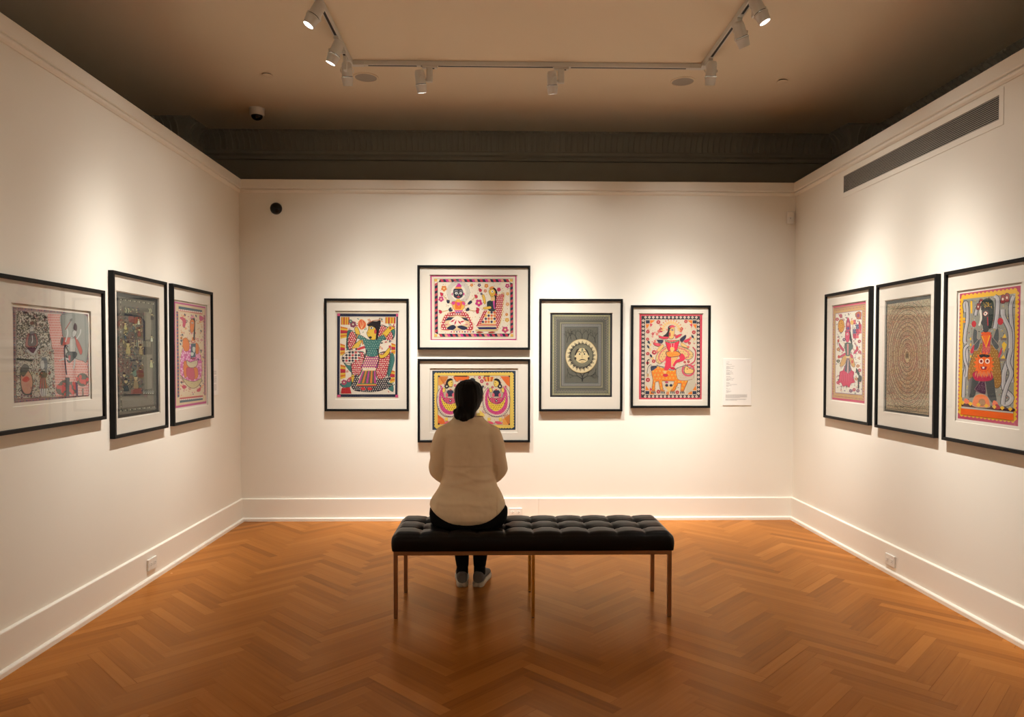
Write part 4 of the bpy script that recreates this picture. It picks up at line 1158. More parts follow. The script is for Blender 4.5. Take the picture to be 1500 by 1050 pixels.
def art_orange(c):        # orange and yellow sheet with two round-bodied figures
    NV, YEL, ORG, PNK, SK = (52, 62, 72), (240, 190, 84), (236, 104, 44), (206, 58, 92), (228, 186, 150)
    c.rect(240, 200, 1130, 835, NV)
    c.poly([(270, 232), (1098, 226), (1098, 808), (276, 808)], YEL)
    for a, b, s in (((268, 236), (1096, 230), 1), ((1094, 228), (1098, 806), 1), ((1096, 804), (276, 808), 1), ((276, 806), (272, 236), 1)):
        c.wave_band(a, b, 9, 28 if abs(a[0]-b[0]) > 300 else 20, 8, YEL, s)
    c.poly([(302, 256), (1066, 254), (1066, 782), (300, 778)], (226, 196, 158)); c.frame_rect(300, 254, 1066, 780, 4, (120, 90, 70))
    c.scatter(quadrect(310, 262, 1056, 770), 240, [PNK, (190, 60, 110), (150, 60, 120), (200, 80, 60)], 8, 'fdd')
    for P in ([(306, 262), (410, 262), (395, 300), (350, 350), (306, 362)], [(990, 780), (985, 720), (1030, 690), (1062, 665), (1062, 778)]):
        c.poly(P, (232, 150, 66)); x0 = P[0][0]
        c.up()
        for i in range(16):
            a = min(p[0] for p in P)+i*8-20; pts = [(a, 262 if P[0][1] < 400 else 670), (a+4, 262 if P[0][1] < 400 else 670), (a+94, 362 if P[0][1] < 400 else 780), (a+88, 362 if P[0][1] < 400 else 780)]
            pts = [(min(max(x, min(p[0] for p in P)), max(p[0] for p in P)), y) for x, y in pts]
            c.face(pts, c.col((196, 76, 30)))
    c.oblob([(470, 262), (625, 262), (622, 300), (600, 330), (540, 300), (500, 320)], ORG, (120, 70, 50), 4); c.line([(478, 262), (612, 262)], 9, INK)
    c.stripes([(775, 268), (902, 268), (884, 318), (800, 318)], 9, [(232, 120, 50), (200, 70, 40), (240, 180, 90)]); c.line([(790, 262), (852, 262)], 8, INK)
    c.poly([(962, 262), (1062, 262), (1062, 376), (1030, 350), (1000, 310)], ORG); c.poly([(300, 668), (362, 716), (390, 772), (300, 774)], ORG); c.poly([(300, 745), (345, 730), (300, 700)], (240, 120, 60))
    # head of the figure in between
    c.circ(668, 315, 42, (210, 190, 160), 40); c.circ(668, 312, 33, (50, 46, 52), 32); c.circ(668, 320, 22, (180, 160, 130), 14); c.circ(660, 318, 6, INK); c.circ(678, 318, 6, INK)
    c.poly([(744, 410), (776, 356), (792, 368), (764, 424)], (40, 44, 60))
    for x, y, r in ((744, 275, 17), (768, 314, 22), (742, 362, 18), (826, 345, 15), (880, 378, 14), (484, 360, 16), (500, 420, 16), (800, 290, 12)):
        c.flower(x, y, r, PNK, (240, 190, 150))
    for P in ([(740, 620), (790, 660), (800, 690), (750, 690)], [(712, 660), (744, 650), (750, 690), (712, 694)]): c.poly(P, YEL)
    for i in range(5): c.line([(712, 655+i*9), (748, 655+i*9)], 4, INK)
    # the two round figures
    def fig(cx, f):
        X = lambda x: cx+(x-920)*f
        c.oblob([(X(x), y) for x, y in ((835, 378), (790, 440), (778, 540), (800, 630), (860, 680), (930, 694), (1000, 676), (1050, 610), (1066, 520), (1056, 430), (1010, 376), (1000, 420), (840, 420))], (230, 196, 160), (90, 70, 80), 5)
        P = [(X(x), y) for x, y in ((830, 392), (806, 450), (802, 540), (826, 620), (880, 662), (940, 670), (996, 646), (1034, 590), (1044, 500), (1030, 410), (1000, 380), (990, 470), (960, 520), (880, 520), (846, 470), (846, 400))]
        c.oblob(P, (208, 48, 106), (226, 170, 150), 5); c.dots(P, 16, 2.6, (240, 180, 190))
        P = [(X(x), y) for x, y in ((826, 462), (850, 520), (900, 556), (950, 556), (996, 520), (1020, 470), (1012, 540), (980, 600), (920, 634), (866, 610), (836, 560))]
        c.oblob(P, (242, 190, 62), (190, 140, 120), 4); c.dots(P, 20, 3.4, INK, .1, 7)
        n = 30
        for i in range(n):        # beaded hem
            a = -.35+(PI+.7)*i/n
            c.circ(X(922+142*math.cos(a)), 520+168*math.sin(a) if math.sin(a) > 0 else 520+130*math.sin(a), 5, (86, 60, 110))
        c.oblob([(X(x), y) for x, y in ((842, 395), (870, 390), (900, 430), (950, 430), (985, 395), (1004, 400), (985, 480), (960, 500), (880, 500), (858, 470))], (190, 160, 130), (90, 70, 70), 3)
        c.poly([(X(885), 430), (X(900), 410), (X(950), 410), (X(962), 440), (X(950), 478), (X(900), 478)], (52, 52, 70))
        for x in (890, 958): c.circ(X(x), 462, 13, (232, 90, 100), 22)
        for x, y in ((862, 408), (990, 408)): c.oblob([(X(x-16), y-16), (X(x+10), y-20), (X(x+14), y+20), (X(x-8), y+22)], YEL, (120, 80, 50), 3)
        P = [(X(x), y) for x, y in ((852, 500), (880, 488), (920, 500), (960, 488), (992, 500), (970, 540), (920, 548), (870, 540))]
        c.oblob(P, (204, 52, 84), (120, 50, 60), 3); c.dots(P, 16, 3, (240, 190, 190)); c.poly([(X(905), 522), (X(922), 505), (X(938), 522), (X(922), 540)], (40, 44, 60)); c.circ(X(922), 522, 6, (230, 220, 200))
        c.sline([(X(890), 392), (X(920), 402), (X(952), 390)], 10, (236, 200, 160)); c.circ(X(920), 405, 12, (220, 84, 60), 8)
        c.oblob([(X(x), y) for x, y in ((898, 310), (930, 302), (948, 330), (935, 368), (908, 372), (894, 345))], YEL, INK, 3)
        c.blob([(X(x), y) for x, y in ((892, 300), (920, 284), (955, 300), (970, 340), (955, 352), (940, 320), (910, 304))], INK); c.ring(X(960), 368, 17, 13, INK, 18)
        c.circ(X(910), 328, 5, INK); c.line([(X(900), 352), (X(912), 352)], 4, (190, 60, 60)); c.circ(X(1020), 372, 11, (214, 76, 110))
        for x in (845, 965): c.poly([(X(x-18), 702), (X(x+16), 702), (X(x+14), 738), (X(x-16), 738)], YEL)
        for x in (850, 940): c.blob([(X(x-34), 742), (X(x+10), 742), (X(x+46), 764), (X(x-10), 768)], (224, 80, 100))
    fig(920, 1); fig(436, -1)
    for x, y in ((314, 264), (1060, 262), (312, 768), (1058, 772)): c.circ(x, y, 8, INK)

def art_sun(c):           # pale sun face in a grey sheet of fine borders
    G, BR, PALE = (112, 104, 86), (128, 116, 92), (226, 196, 148)
    c.rect(150, 165, 686, 888, (44, 42, 46)); c.rect(168, 180, 668, 870, (122, 114, 94))
    def bead(x0, y0, x1, y1, st, r, cols, shape=8):
        c.up()
        for a, b, L in (((x0, y0), (x1, y0), x1-x0), ((x0, y1), (x1, y1), x1-x0), ((x0, y0), (x0, y1), y1-y0), ((x1, y0), (x1, y1), y1-y0)):
            n = max(1, round(L/st))
            for i in range(n+1):
                x, y = a[0]+(b[0]-a[0])*i/n, a[1]+(b[1]-a[1])*i/n
                c.face(c.ell_(x, y, r, r, shape), c.col(cols[i % len(cols)]))
    c.frame_rect(168, 180, 668, 870, 3, (170, 156, 120))
    bead(180, 190, 658, 860, 13, 4.6, [(232, 206, 150), (214, 190, 120)], 6)
    c.frame_rect(188, 198, 650, 852, 26, (96, 90, 78))
    bead(195, 207, 643, 843, 11, 4.2, [(214, 186, 140), (150, 150, 120)], 4); bead(206, 218, 632, 832, 11, 4, [(200, 176, 130), (140, 120, 130)], 4)
    c.frame_rect(214, 224, 624, 826, 14, (84, 80, 72)); bead(221, 231, 617, 819, 9, 2.8, [(176, 160, 120)], 4)
    c.frame_rect(230, 240, 608, 810, 3, (70, 66, 60)); c.frame_rect(233, 243, 605, 807, 14, (142, 128, 100))
    c.frame_rect(247, 257, 591, 793, 4, (66, 62, 60)); c.frame_rect(251, 261, 587, 789, 12, (136, 124, 112)); bead(257, 267, 581, 783, 8, 2.4, [(190, 170, 150), (110, 104, 110)], 4)
    c.frame_rect(263, 273, 575, 777, 12, (124, 116, 104)); c.frame_rect(275, 285, 563, 765, 4, (84, 78, 72))
    c.rect(279, 289, 559, 761, (106, 98, 82)); 
    c.dots(quadrect(282, 292, 556, 758), 8, 1.8, [(92, 86, 74), (120, 112, 94)], .2, n=4)
    def tree(x, y, L, a, w, d):
        x2, y2 = x+L*math.cos(a), y+L*math.sin(a)
        c.line([(x, y), (x2, y2)], w, (40, 36, 36), w*.7)
        if d:
            for k in (-.5, .42): tree(x2, y2, L*.72, a+k*c.rnd.uniform(.8, 1.3), w*.68, d-1)
    tree(428, 752, 40, -PI/2, 11, 4); tree(425, 730, 46, -PI*.82, 6, 3); tree(430, 730, 46, -PI*.18, 6, 3)
    for x, a in ((425, -PI/2), (330, -PI*.55), (470, -PI*.42), (540, -PI*.55), (295, -PI*.45), (380, -PI*.62)): tree(x, 392 if abs(x-425) < 100 else 420, 36, a, 6, 3)
    for x, a in ((300, PI*.45), (545, PI*.55)): tree(x, 640, 34, a, 5, 3)
    c.circ(420, 534, 137, (190, 150, 96), 146, 48); c.circ(420, 534, 133, PALE, 142, 48)
    for k in range(2):
        c.up()
        for i in range(44):
            a = 2*PI*(i+.5*k)/44; r0, r1 = (92, 128) if k == 0 else (96, 114); w = .05
            tip = a+.06*(1 if i % 2 else -1)
            c.face([(420+r0*math.cos(a-w), 534+r0*1.05*math.sin(a-w)), (420+r0*math.cos(a+w), 534+r0*1.05*math.sin(a+w)), (420+r1*math.cos(tip), 534+r1*1.05*math.sin(tip))], c.col((34, 34, 36)))
    c.circ(424, 530, 98, (60, 58, 54), 102, 40); c.circ(424, 530, 93, (140, 126, 98), 97, 40)
    for r in (70, 80, 88): c.ring(424, 530, r, 3, (96, 90, 74), r*1.04)
    c.circ(424, 530, 62, (228, 194, 140), 64, 32)
    c.blob([(362, 520), (380, 480), (402, 470), (384, 500), (368, 530)], (40, 36, 36)); c.blob([(486, 520), (470, 484), (446, 470), (466, 500), (480, 530)], (40, 36, 36))
    for x in (404, 446): c.circ(x, 517, 11, (240, 216, 170), 9); c.circ(x, 517, 7, INK)
    c.sline([(386, 500), (402, 496), (420, 508)], 5, (50, 40, 36)); c.sline([(466, 500), (448, 496), (432, 508)], 5, (50, 40, 36))
    for k in (-8, 0, 8): c.line([(427+k*.4, 470), (428+k, 500)], 4, (70, 100, 80))
    c.line([(428, 520), (424, 545), (430, 552)], 3, (120, 90, 60))
    c.blob([(394, 576), (410, 564), (428, 560), (446, 563), (464, 574), (446, 570), (428, 568), (410, 571)], (40, 34, 34)); c.circ(428, 586, 16, (190, 150, 100), 4)
    for x in (368, 482): c.circ(x, 555, 9, (60, 50, 44), 12)

def art_rider(c):         # figure in red on an orange spotted beast
    RED, ORG, YEL, NV = (224, 62, 84), (238, 132, 44), (236, 188, 112), (48, 54, 74)
    c.rect(130, 148, 690, 902, RED); c.rect(146, 162, 668, 888, (214, 130, 120)); c.rect(150, 166, 664, 886, (60, 58, 62))
    c.up()
    def diamonds(a, b, n):
        for i in range(n):
            t = (i+.5)/n; x, y = a[0]+(b[0]-a[0])*t, a[1]+(b[1]-a[1])*t
            c.up(); c.face(c.ell_(x, y, 12.5, 12.5, 4) if False else [(x-13, y), (x, y-13), (x+13, y), (x, y+13)], c.col((238, 220, 194)))
            c.up(); c.face(c.ell_(x, y, 4, 4, 6), c.col((190, 90, 70)))
    diamonds((165, 190), (165, 866), 19); diamonds((650, 190), (650, 866), 19); diamonds((168, 178), (650, 178), 14); diamonds((168, 876), (650, 876), 14)
    c.rect(180, 196, 636, 862, (222, 202, 172))
    c.scatter(quadrect(190, 205, 626, 600), 150, [(206, 190, 150), YEL, (220, 110, 90), (150, 130, 110), RED], 7, 'lfd'); c.scatter(quadrect(190, 600, 626, 856), 60, [(206, 190, 150), (150, 130, 110), (190, 150, 110)], 6, 'ld')
    for x, y, s, t in ((188, 204, 1, 1), (634, 204, -1, 1), (186, 856, 1, -1), (632, 856, -1, -1)):
        c.poly([(x, y), (x+s*34, y), (x+s*34, y+t*28), (x, y+t*28)], NV); c.poly([(x+s*36, y), (x+s*82, y), (x+s*40, y+t*34)], ORG); c.poly([(x, y+t*34), (x+s*34, y+t*36), (x+s*6, y+t*78)], ORG); c.poly([(x+s*36, y+t*30), (x+s*62, y+t*36), (x+s*40, y+t*62)], RED)
    for x, y, r in ((298, 220, 19), (540, 214, 16), (206, 306, 17), (610, 310, 18), (204, 372, 15), (250, 324, 13), (206, 500, 16), (258, 566, 17), (204, 582, 14), (262, 488, 22), (208, 730, 20), (300, 834, 18), (464, 838, 17), (570, 406, 14), (562, 570, 13), (530, 574, 12), (616, 772, 15), (446, 338, 11), (320, 292, 20), (500, 280, 16)):
        c.flower(x, y, r, RED, (240, 190, 150), 7)
    for x, y in ((215, 400), (235, 520), (600, 350), (210, 440)): c.leaf(x, y, 46, 20, 1.0, NV); c.leaf(x+14, y+22, 34, 18, 2.0, YEL)
    # halo of flame tips
    for i in range(13):
        a = PI+PI*i/12; x, y = 410+74*math.cos(a), 292+72*math.sin(a)
        c.leaf(x, y, 46, 17, a, (238, 190, 120)); c.circ(410+96*math.cos(a), 292+94*math.sin(a), 5, (216, 96, 70))
    # scarf loops
    for P in ([(395, 420), (340, 450), (290, 500), (276, 560), (310, 590), (350, 560), (390, 500)], [(445, 420), (500, 440), (560, 460), (604, 500), (590, 540), (540, 550), (490, 500)]):
        c.oblob(P, (228, 186, 120), (150, 130, 110), 6); c.sline([(p[0]*.8+410*.2, p[1]*.8+490*.2) for p in P], 12, (226, 120, 110)); c.dots(P, 24, 4, (120, 110, 90))
    # beast
    P = [(238, 660), (250, 620), (300, 610), (380, 640), (460, 630), (470, 720), (540, 720), (556, 740), (520, 826), (492, 826), (500, 760), (470, 760), (440, 826), (412, 826), (440, 740), (330, 738), (342, 826), (318, 828), (300, 740), (272, 750), (266, 826), (240, 828), (252, 730)]
    c.poly(P, ORG); c.dots(P, 30, 8.5, (226, 170, 70), .08); c.line(P+[P[0]], 4, (120, 90, 70))
    c.oblob([(455, 640), (500, 610), (550, 600), (570, 650), (610, 680), (600, 720), (540, 735), (480, 730), (460, 700)], (208, 186, 156), (120, 100, 90), 3); c.dots(quadrect(470, 630, 560, 720), 18, 2.4, (90, 80, 80))
    c.poly([(545, 770), (620, 700), (625, 780), (590, 830), (540, 850)], (206, 190, 160))
    c.ring(560, 645, 50, 16, (222, 90, 100), 48); c.dots(c.ell_(560, 645, 58, 56), 12, 2.4, (130, 60, 120))
    c.oblob([(524, 640), (540, 610), (580, 630), (606, 640), (600, 668), (560, 676), (530, 668)], YEL, INK, 4); c.circ(552, 634, 5, INK); c.line([(566, 632), (622, 596)], 8, (222, 70, 90))
    c.blob([(236, 650), (232, 620), (256, 606), (290, 612), (262, 640)], NV); c.sline([(240, 600), (216, 620), (206, 660), (204, 700)], 18, INK, 12); c.sline([(238, 602), (216, 622), (208, 660), (205, 690)], 9, (226, 210, 190)); c.circ(207, 688, 10, (200, 160, 110), 16); c.sline([(205, 600), (204, 560), (222, 552)], 8, INK)
    for x in (256, 338, 422, 508):
        for k in (-12, 0, 12): c.line([(x+k, 832), (x+k*1.3, 850)], 8, (40, 44, 60))
        c.rect(x-16, 818, x+16, 830, (200, 120, 60))
    c.sline([(280, 600), (350, 620), (420, 645), (480, 620), (560, 598)], 8, (60, 56, 60)); c.dots([(270, 590), (350, 610), (420, 635), (480, 610), (560, 590), (560, 605), (480, 628), (420, 655), (350, 630), (270, 606)], 12, 3.6, (240, 226, 200), 0)
    c.blob([(352, 782), (372, 768), (392, 790), (420, 770), (432, 790), (400, 826), (388, 860), (366, 850), (380, 820)], YEL); c.circ(371, 750, 16, (200, 60, 110), 7); c.circ(372, 778, 14, NV, 12); c.circ(410, 778, 14, NV, 12); c.circ(380, 846, 14, (228, 140, 90))
    # legs, skirt, torso, arms
    c.poly([(362, 520), (412, 528), (410, 620), (370, 650), (348, 640), (362, 580)], RED); c.blob([(470, 505), (510, 500), (532, 530), (520, 560), (460, 580), (440, 612), (425, 600), (450, 560), (486, 540)], RED)
    c.poly([(414, 524), (480, 520), (440, 572), (412, 620)], (232, 180, 110)); c.dots([(414, 524), (480, 520), (440, 572), (412, 620)], 18, 3.4, ORG)
    c.blob([(336, 686), (366, 676), (386, 690), (360, 704)], (206, 48, 70)); c.poly([(344, 650), (370, 650), (366, 676), (344, 672)], YEL); c.blob([(400, 622), (430, 616), (446, 632), (420, 640)], (206, 48, 70))
    P = [(364, 486), (420, 472), (476, 484), (490, 512), (440, 528), (380, 526)]; c.oblob(P, (240, 140, 50), (60, 60, 80), 5); c.dots(P, 16, 3.5, YEL)
    c.oblob([(360, 385), (420, 380), (480, 384), (470, 430), (456, 470), (420, 480), (385, 470), (370, 430)], (228, 56, 78), (120, 40, 60), 3); c.blob([(402, 450), (420, 440), (440, 455), (426, 484), (408, 482)], (236, 190, 110)); c.line([(410, 400), (414, 445)], 4, (250, 180, 170)); c.line([(436, 400), (432, 445)], 4, (250, 180, 170))
    for P, k in (([(300, 338), (340, 350), (385, 356), (370, 372), (310, 360)], RED), ([(330, 352), (380, 344), (386, 360), (336, 370)], RED), ([(252, 400), (300, 408), (320, 420), (300, 434), (262, 424)], RED), ([(284, 376), (340, 380), (330, 408), (300, 402)], NV),
                 ([(455, 340), (500, 324), (495, 342), (450, 366)], RED), ([(485, 372), (534, 334), (540, 356), (506, 398)], NV), ([(520, 384), (572, 362), (578, 378), (540, 404)], RED), ([(282, 470), (330, 420), (345, 436), (300, 484)], YEL), ([(500, 400), (548, 430), (546, 446), (498, 428)], YEL)):
        c.oblob(P, k, (150, 110, 90), 3)
    for x, y in ((300, 300), (286, 326), (496, 300), (268, 390), (580, 360), (286, 480), (560, 440)): c.circ(x, y, 11, (226, 120, 100))
    c.sline([(600, 440), (624, 480), (616, 560), (580, 590)], 9, (206, 60, 90)); c.sline([(355, 384), (415, 402), (480, 380)], 12, (90, 110, 90)); c.dots([(350, 378), (480, 374), (480, 392), (415, 408), (352, 392)], 12, 3, (236, 206, 150))
    # head
    c.blob([(380, 300), (385, 260), (420, 246), (440, 262), (410, 275), (396, 330), (386, 350), (340, 344), (358, 330)], (54, 50, 52)); c.oblob([(400, 280), (425, 264), (440, 280), (438, 320), (428, 362), (396, 366), (390, 330)], YEL, (110, 80, 60), 3)
    c.oblob([(406, 290), (420, 282), (432, 291), (420, 298)], (248, 240, 220), INK, 2.5); c.circ(420, 290, 5, INK); c.circ(398, 330, 8, (200, 70, 70), 20); c.line([(424, 336), (436, 336)], 4, RED); c.blob([(390, 268), (420, 246), (446, 262), (418, 268)], (228, 90, 100))

def art_sky(c):           # two couples, a leafy tree and a pink patterned sky (seen behind reflecting glass)
    Q = (196, 178, 148)
    c.rect(50, 50, 800, 1000, (168, 138, 120)); 
    c.poly([(88, 100), (770, 140), (780, 905), (100, 950)], (206, 188, 160))
    for a, b in (((62, 75), (775, 128)), ((88, 975), (788, 908)), ((68, 90), (88, 970)), ((772, 130), (785, 905))):
        n = 46 if abs(a[0]-b[0]) > 300 else 50
        for i in range(n):
            t = (i+.5)/n; c.circ(a[0]+(b[0]-a[0])*t, a[1]+(b[1]-a[1])*t, 5.5, [(150, 80, 80), (110, 92, 90), (176, 106, 92), (84, 84, 104)][i % 4], 7, 6)
    P = [(385, 125), (520, 132), (540, 330), (560, 560), (770, 570), (780, 905), (470, 922), (440, 480), (410, 300)]
    c.poly(P, (226, 176, 150)); c.dots(P, 16, 5.2, [(214, 110, 92), (220, 122, 104)], .05, 8, 6, 25)
    c.poly([(385, 125), (520, 132), (525, 250), (440, 460), (405, 300)], (226, 172, 146)); c.dots([(385, 125), (520, 132), (525, 250), (440, 460), (405, 300)], 16, 5.2, [(214, 110, 92)], .05, 8, 6, 25)
    # leafy tree
    P = [(92, 105), (360, 122), (405, 240), (412, 440), (300, 470), (100, 470)]
    c.poly(P, (204, 188, 156)); c.scatter(P, 900, [(96, 92, 74), (110, 102, 82), (84, 84, 78), (122, 108, 84)], 11, 'l')
    P = [(96, 470), (450, 470), (468, 920), (100, 945)]; c.poly(P, (200, 184, 152)); c.scatter(P, 900, [(104, 98, 78), (88, 86, 78), (124, 110, 86), (150, 96, 80), (112, 100, 110)], 9, 'lld')
    c.poly([(96, 560), (250, 575), (250, 590), (98, 580)], (84, 80, 66))
    # grey panel with the moving figure
    c.oblob([(522, 132), (770, 146), (768, 560), (720, 576), (640, 545), (560, 430), (530, 300)], (164, 156, 134), (100, 96, 86), 4)
    c.oblob([(520, 365), (600, 355), (612, 380), (590, 420), (520, 428)], (196, 96, 78), (110, 84, 74), 3); c.oblob([(650, 340), (690, 400), (722, 480), (704, 520), (664, 420)], (196, 96, 78), (110, 84, 74), 3)
    c.blob([(520, 358), (545, 370), (530, 430), (515, 420)], (110, 100, 88)); c.oblob([(604, 372), (650, 365), (660, 430), (650, 500), (606, 500)], (200, 186, 160), (120, 100, 90), 3)
    c.oblob([(626, 300), (650, 280), (668, 305), (650, 345), (628, 350)], (206, 192, 168), (90, 80, 74), 3); c.blob([(636, 270), (650, 215), (672, 240), (668, 290)], (96, 76, 70))
    c.line([(560, 280), (608, 200)], 8, (170, 84, 70)); c.leaf(614, 185, 44, 26, -1, (120, 110, 96)); c.sline([(575, 270), (582, 320), (560, 400)], 12, (206, 192, 168)); c.sline([(668, 370), (700, 320), (708, 275)], 12, (206, 192, 168))
    c.oblob([(575, 500), (655, 495), (668, 530), (600, 600), (570, 560)], (94, 92, 82), (60, 60, 56), 3); c.sline([(600, 570), (560, 560), (500, 582)], 16, (208, 194, 170)); c.sline([(650, 560), (645, 620), (635, 660)], 16, (208, 194, 170))
    c.sline([(585, 450), (570, 435), (552, 455), (555, 560), (572, 715)], 12, (70, 66, 70)); c.poly([(590, 530), (610, 530), (606, 580), (590, 570)], (196, 84, 80))
    # bushes with pink blossoms
    for x, y, r in ((560, 840, 70), (520, 850, 50), (620, 840, 56), (722, 760, 58)):
        c.circ(x, y, r, (122, 112, 92), r*1.1)
        for i in range(8):
            a = c.rnd.uniform(0, 6.28); q = c.rnd.uniform(.3, .85)*r; c.circ(x+q*math.cos(a), y+q*math.sin(a), 14, (216, 104, 90), 20)
    c.poly([(560, 740), (600, 740), (596, 916), (566, 918)], (84, 80, 74)); c.poly([(655, 780), (676, 790), (680, 910), (662, 914)], (90, 70, 84)); c.poly([(715, 840), (732, 840), (734, 908), (718, 910)], (150, 130, 108))
    # seated and standing figures on the left
    c.oblob([(190, 340), (235, 320), (282, 340), (290, 440), (180, 450)], (170, 104, 88), (90, 80, 70), 4); c.oblob([(215, 330), (262, 330), (280, 430), (205, 436)], (110, 96, 84), (80, 72, 64), 3); c.circ(236, 220, 18, (120, 76, 66)); c.oblob([(214, 270), (240, 250), (258, 280), (240, 325), (218, 318)], (200, 186, 160), (90, 84, 76), 3); c.circ(240, 312, 24, (128, 120, 108), 14)
    c.blob([(190, 470), (240, 460), (300, 470), (260, 520), (210, 500)], (110, 70, 76)); c.sline([(190, 480), (230, 515), (260, 525)], 20, (208, 196, 172)); c.sline([(310, 440), (280, 490), (255, 530)], 18, (208, 196, 172)); c.sline([(240, 340), (245, 390), (236, 415)], 6, (214, 202, 180))
    c.oblob([(140, 690), (170, 650), (210, 680), (250, 760), (240, 880), (190, 905), (150, 860), (135, 770)], (206, 146, 116), (96, 96, 80), 8); c.blob([(150, 770), (190, 735), (222, 760), (190, 790)], (196, 92, 76)); c.blob([(130, 680), (160, 620), (200, 625), (215, 660), (160, 740)], (104, 98, 84)); c.sline([(140, 860), (180, 905), (245, 900)], 16, (84, 90, 74))
    c.oblob([(325, 690), (380, 685), (376, 745), (320, 740)], (96, 86, 70), (70, 64, 54), 3); c.oblob([(318, 590), (350, 580), (362, 640), (345, 670), (325, 650)], (204, 190, 164), (90, 84, 76), 3); c.blob([(325, 560), (370, 550), (390, 600), (380, 700), (362, 660), (355, 590)], (132, 128, 116))
    P = [(320, 750), (372, 745), (392, 845), (310, 850)]; c.poly(P, (156, 96, 82)); c.stripes([(320, 750), (372, 745), (392, 845), (310, 850)], 9, [(110, 92, 90), (180, 100, 84), (130, 110, 88)]); c.stripes([(316, 850), (392, 846), (384, 915), (330, 918)], 7, [(214, 204, 180), (150, 140, 120)])
    for i in range(16): c.flower(c.rnd.uniform(230, 462), c.rnd.uniform(480, 915), 11, (152, 84, 76), (190, 170, 120), 5)

def art_dark(c):          # dark grey sheet crowded with small figures
    c.rect(40, 30, 390, 1020, (66, 60, 52)); c.poly([(66, 76), (345, 112), (355, 945), (80, 985)], (118, 104, 84))
    for a, b in (((80, 98), (340, 130)), ((84, 955), (350, 920)), ((82, 110), (92, 950)), ((345, 135), (352, 920))):
        n = 22 if abs(a[0]-b[0]) > 100 else 44
        for i in range(n):
            t = (i+.5)/n; c.circ(a[0]+(b[0]-a[0])*t, a[1]+(b[1]-a[1])*t, 4, [(196, 178, 140), (70, 64, 54), (150, 134, 100)][i % 3], 5, 6)
    c.poly([(330, 135), (348, 137), (354, 915), (338, 918)], (96, 88, 72))
    c.poly([(96, 150), (325, 165), (328, 820), (100, 850)], (104, 92, 74))
    c.scatter([(96, 150), (250, 160), (255, 820), (100, 850)], 330, [(74, 66, 54), (130, 100, 80), (140, 122, 92), (86, 96, 84), (120, 74, 62), (64, 62, 70), (168, 150, 106)], 11, 'lld')
    c.scatter([(60, 150), (96, 150), (100, 820), (70, 830)], 60, [(122, 80, 66), (134, 94, 76), (98, 80, 66)], 11, 'l')
    c.poly([(262, 190), (320, 200), (316, 400), (270, 410)], (140, 124, 98)); c.poly([(262, 520), (325, 520), (325, 780), (270, 790)], (136, 120, 96))
    c.poly([(110, 205), (245, 228), (245, 244), (110, 222)], (54, 50, 48)); c.poly([(238, 230), (270, 262), (272, 525), (258, 520), (256, 280)], (60, 54, 54))
    for i in range(9): c.rect(186+i*15, 408+i*1.5, 190+i*15, 462, (186, 164, 124))
    for x, y in ((165, 250), (190, 260), (215, 255)): c.blob([(x-22, y-20), (x+20, y-16), (x+16, y+22), (x-18, y+18)], (132, 72, 60))
    def person(x, y, h, robe, skin=(180, 154, 104)):
        c.oblob([(x-h*.16, y), (x-h*.1, y-h*.5), (x+h*.1, y-h*.5), (x+h*.18, y)], robe, (48, 42, 38), 2.5); c.circ(x, y-h*.66, h*.11, skin, h*.15); c.blob([(x-h*.12, y-h*.74), (x, y-h*.92), (x+h*.12, y-h*.74)], (56, 46, 42)); c.line([(x+h*.1, y-h*.42), (x+h*.28, y-h*.55)], 4, skin)
    person(140, 515, 110, (168, 144, 92)); person(236, 520, 90, (156, 132, 92)); person(220, 290, 60, (206, 190, 150)); person(225, 380, 76, (140, 84, 70)); person(118, 330, 70, (176, 160, 104)); person(120, 400, 50, (72, 84, 88))
    person(112, 740, 90, (90, 82, 66)); person(125, 800, 110, (62, 66, 62)); person(200, 780, 120, (152, 122, 84)); person(235, 690, 80, (120, 66, 54)); person(180, 330, 60, (86, 96, 84)); person(320, 420, 60, (204, 190, 150)); person(318, 620, 80, (186, 172, 120)); person(322, 250, 60, (72, 66, 56))
    c.blob([(175, 660), (200, 640), (210, 670), (190, 690)], (92, 112, 90)); c.blob([(205, 650), (250, 640), (260, 690), (220, 700)], (104, 64, 52)); c.line([(160, 572), (215, 556)], 12, (70, 62, 56))
    for i in range(5): c.leaf(118+i*9, 178+(i % 2)*14, 50, 12, 1.0+i*.35, (98, 96, 72))
    for x in (120, 140, 300, 312): c.sline([(x, 200), (x+4, 180), (x-4, 165)], 5, (196, 180, 130))
    c.poly([(165, 790), (240, 780), (245, 820), (160, 826)], (130, 78, 64)); c.poly([(110, 826), (235, 824), (235, 834), (110, 838)], (70, 62, 54))
    for i in range(5): c.rect(258+i*17, 800, 268+i*17, 822, (180, 168, 140)); c.rect(260+i*17, 803, 266+i*17, 812, (52, 48, 46))
    c.poly([(90, 845), (335, 825), (340, 905), (95, 935)], (128, 112, 90))
    for i in range(7): c.line([(92, 850+i*12), (338, 830+i*11)], 2, (108, 94, 76))

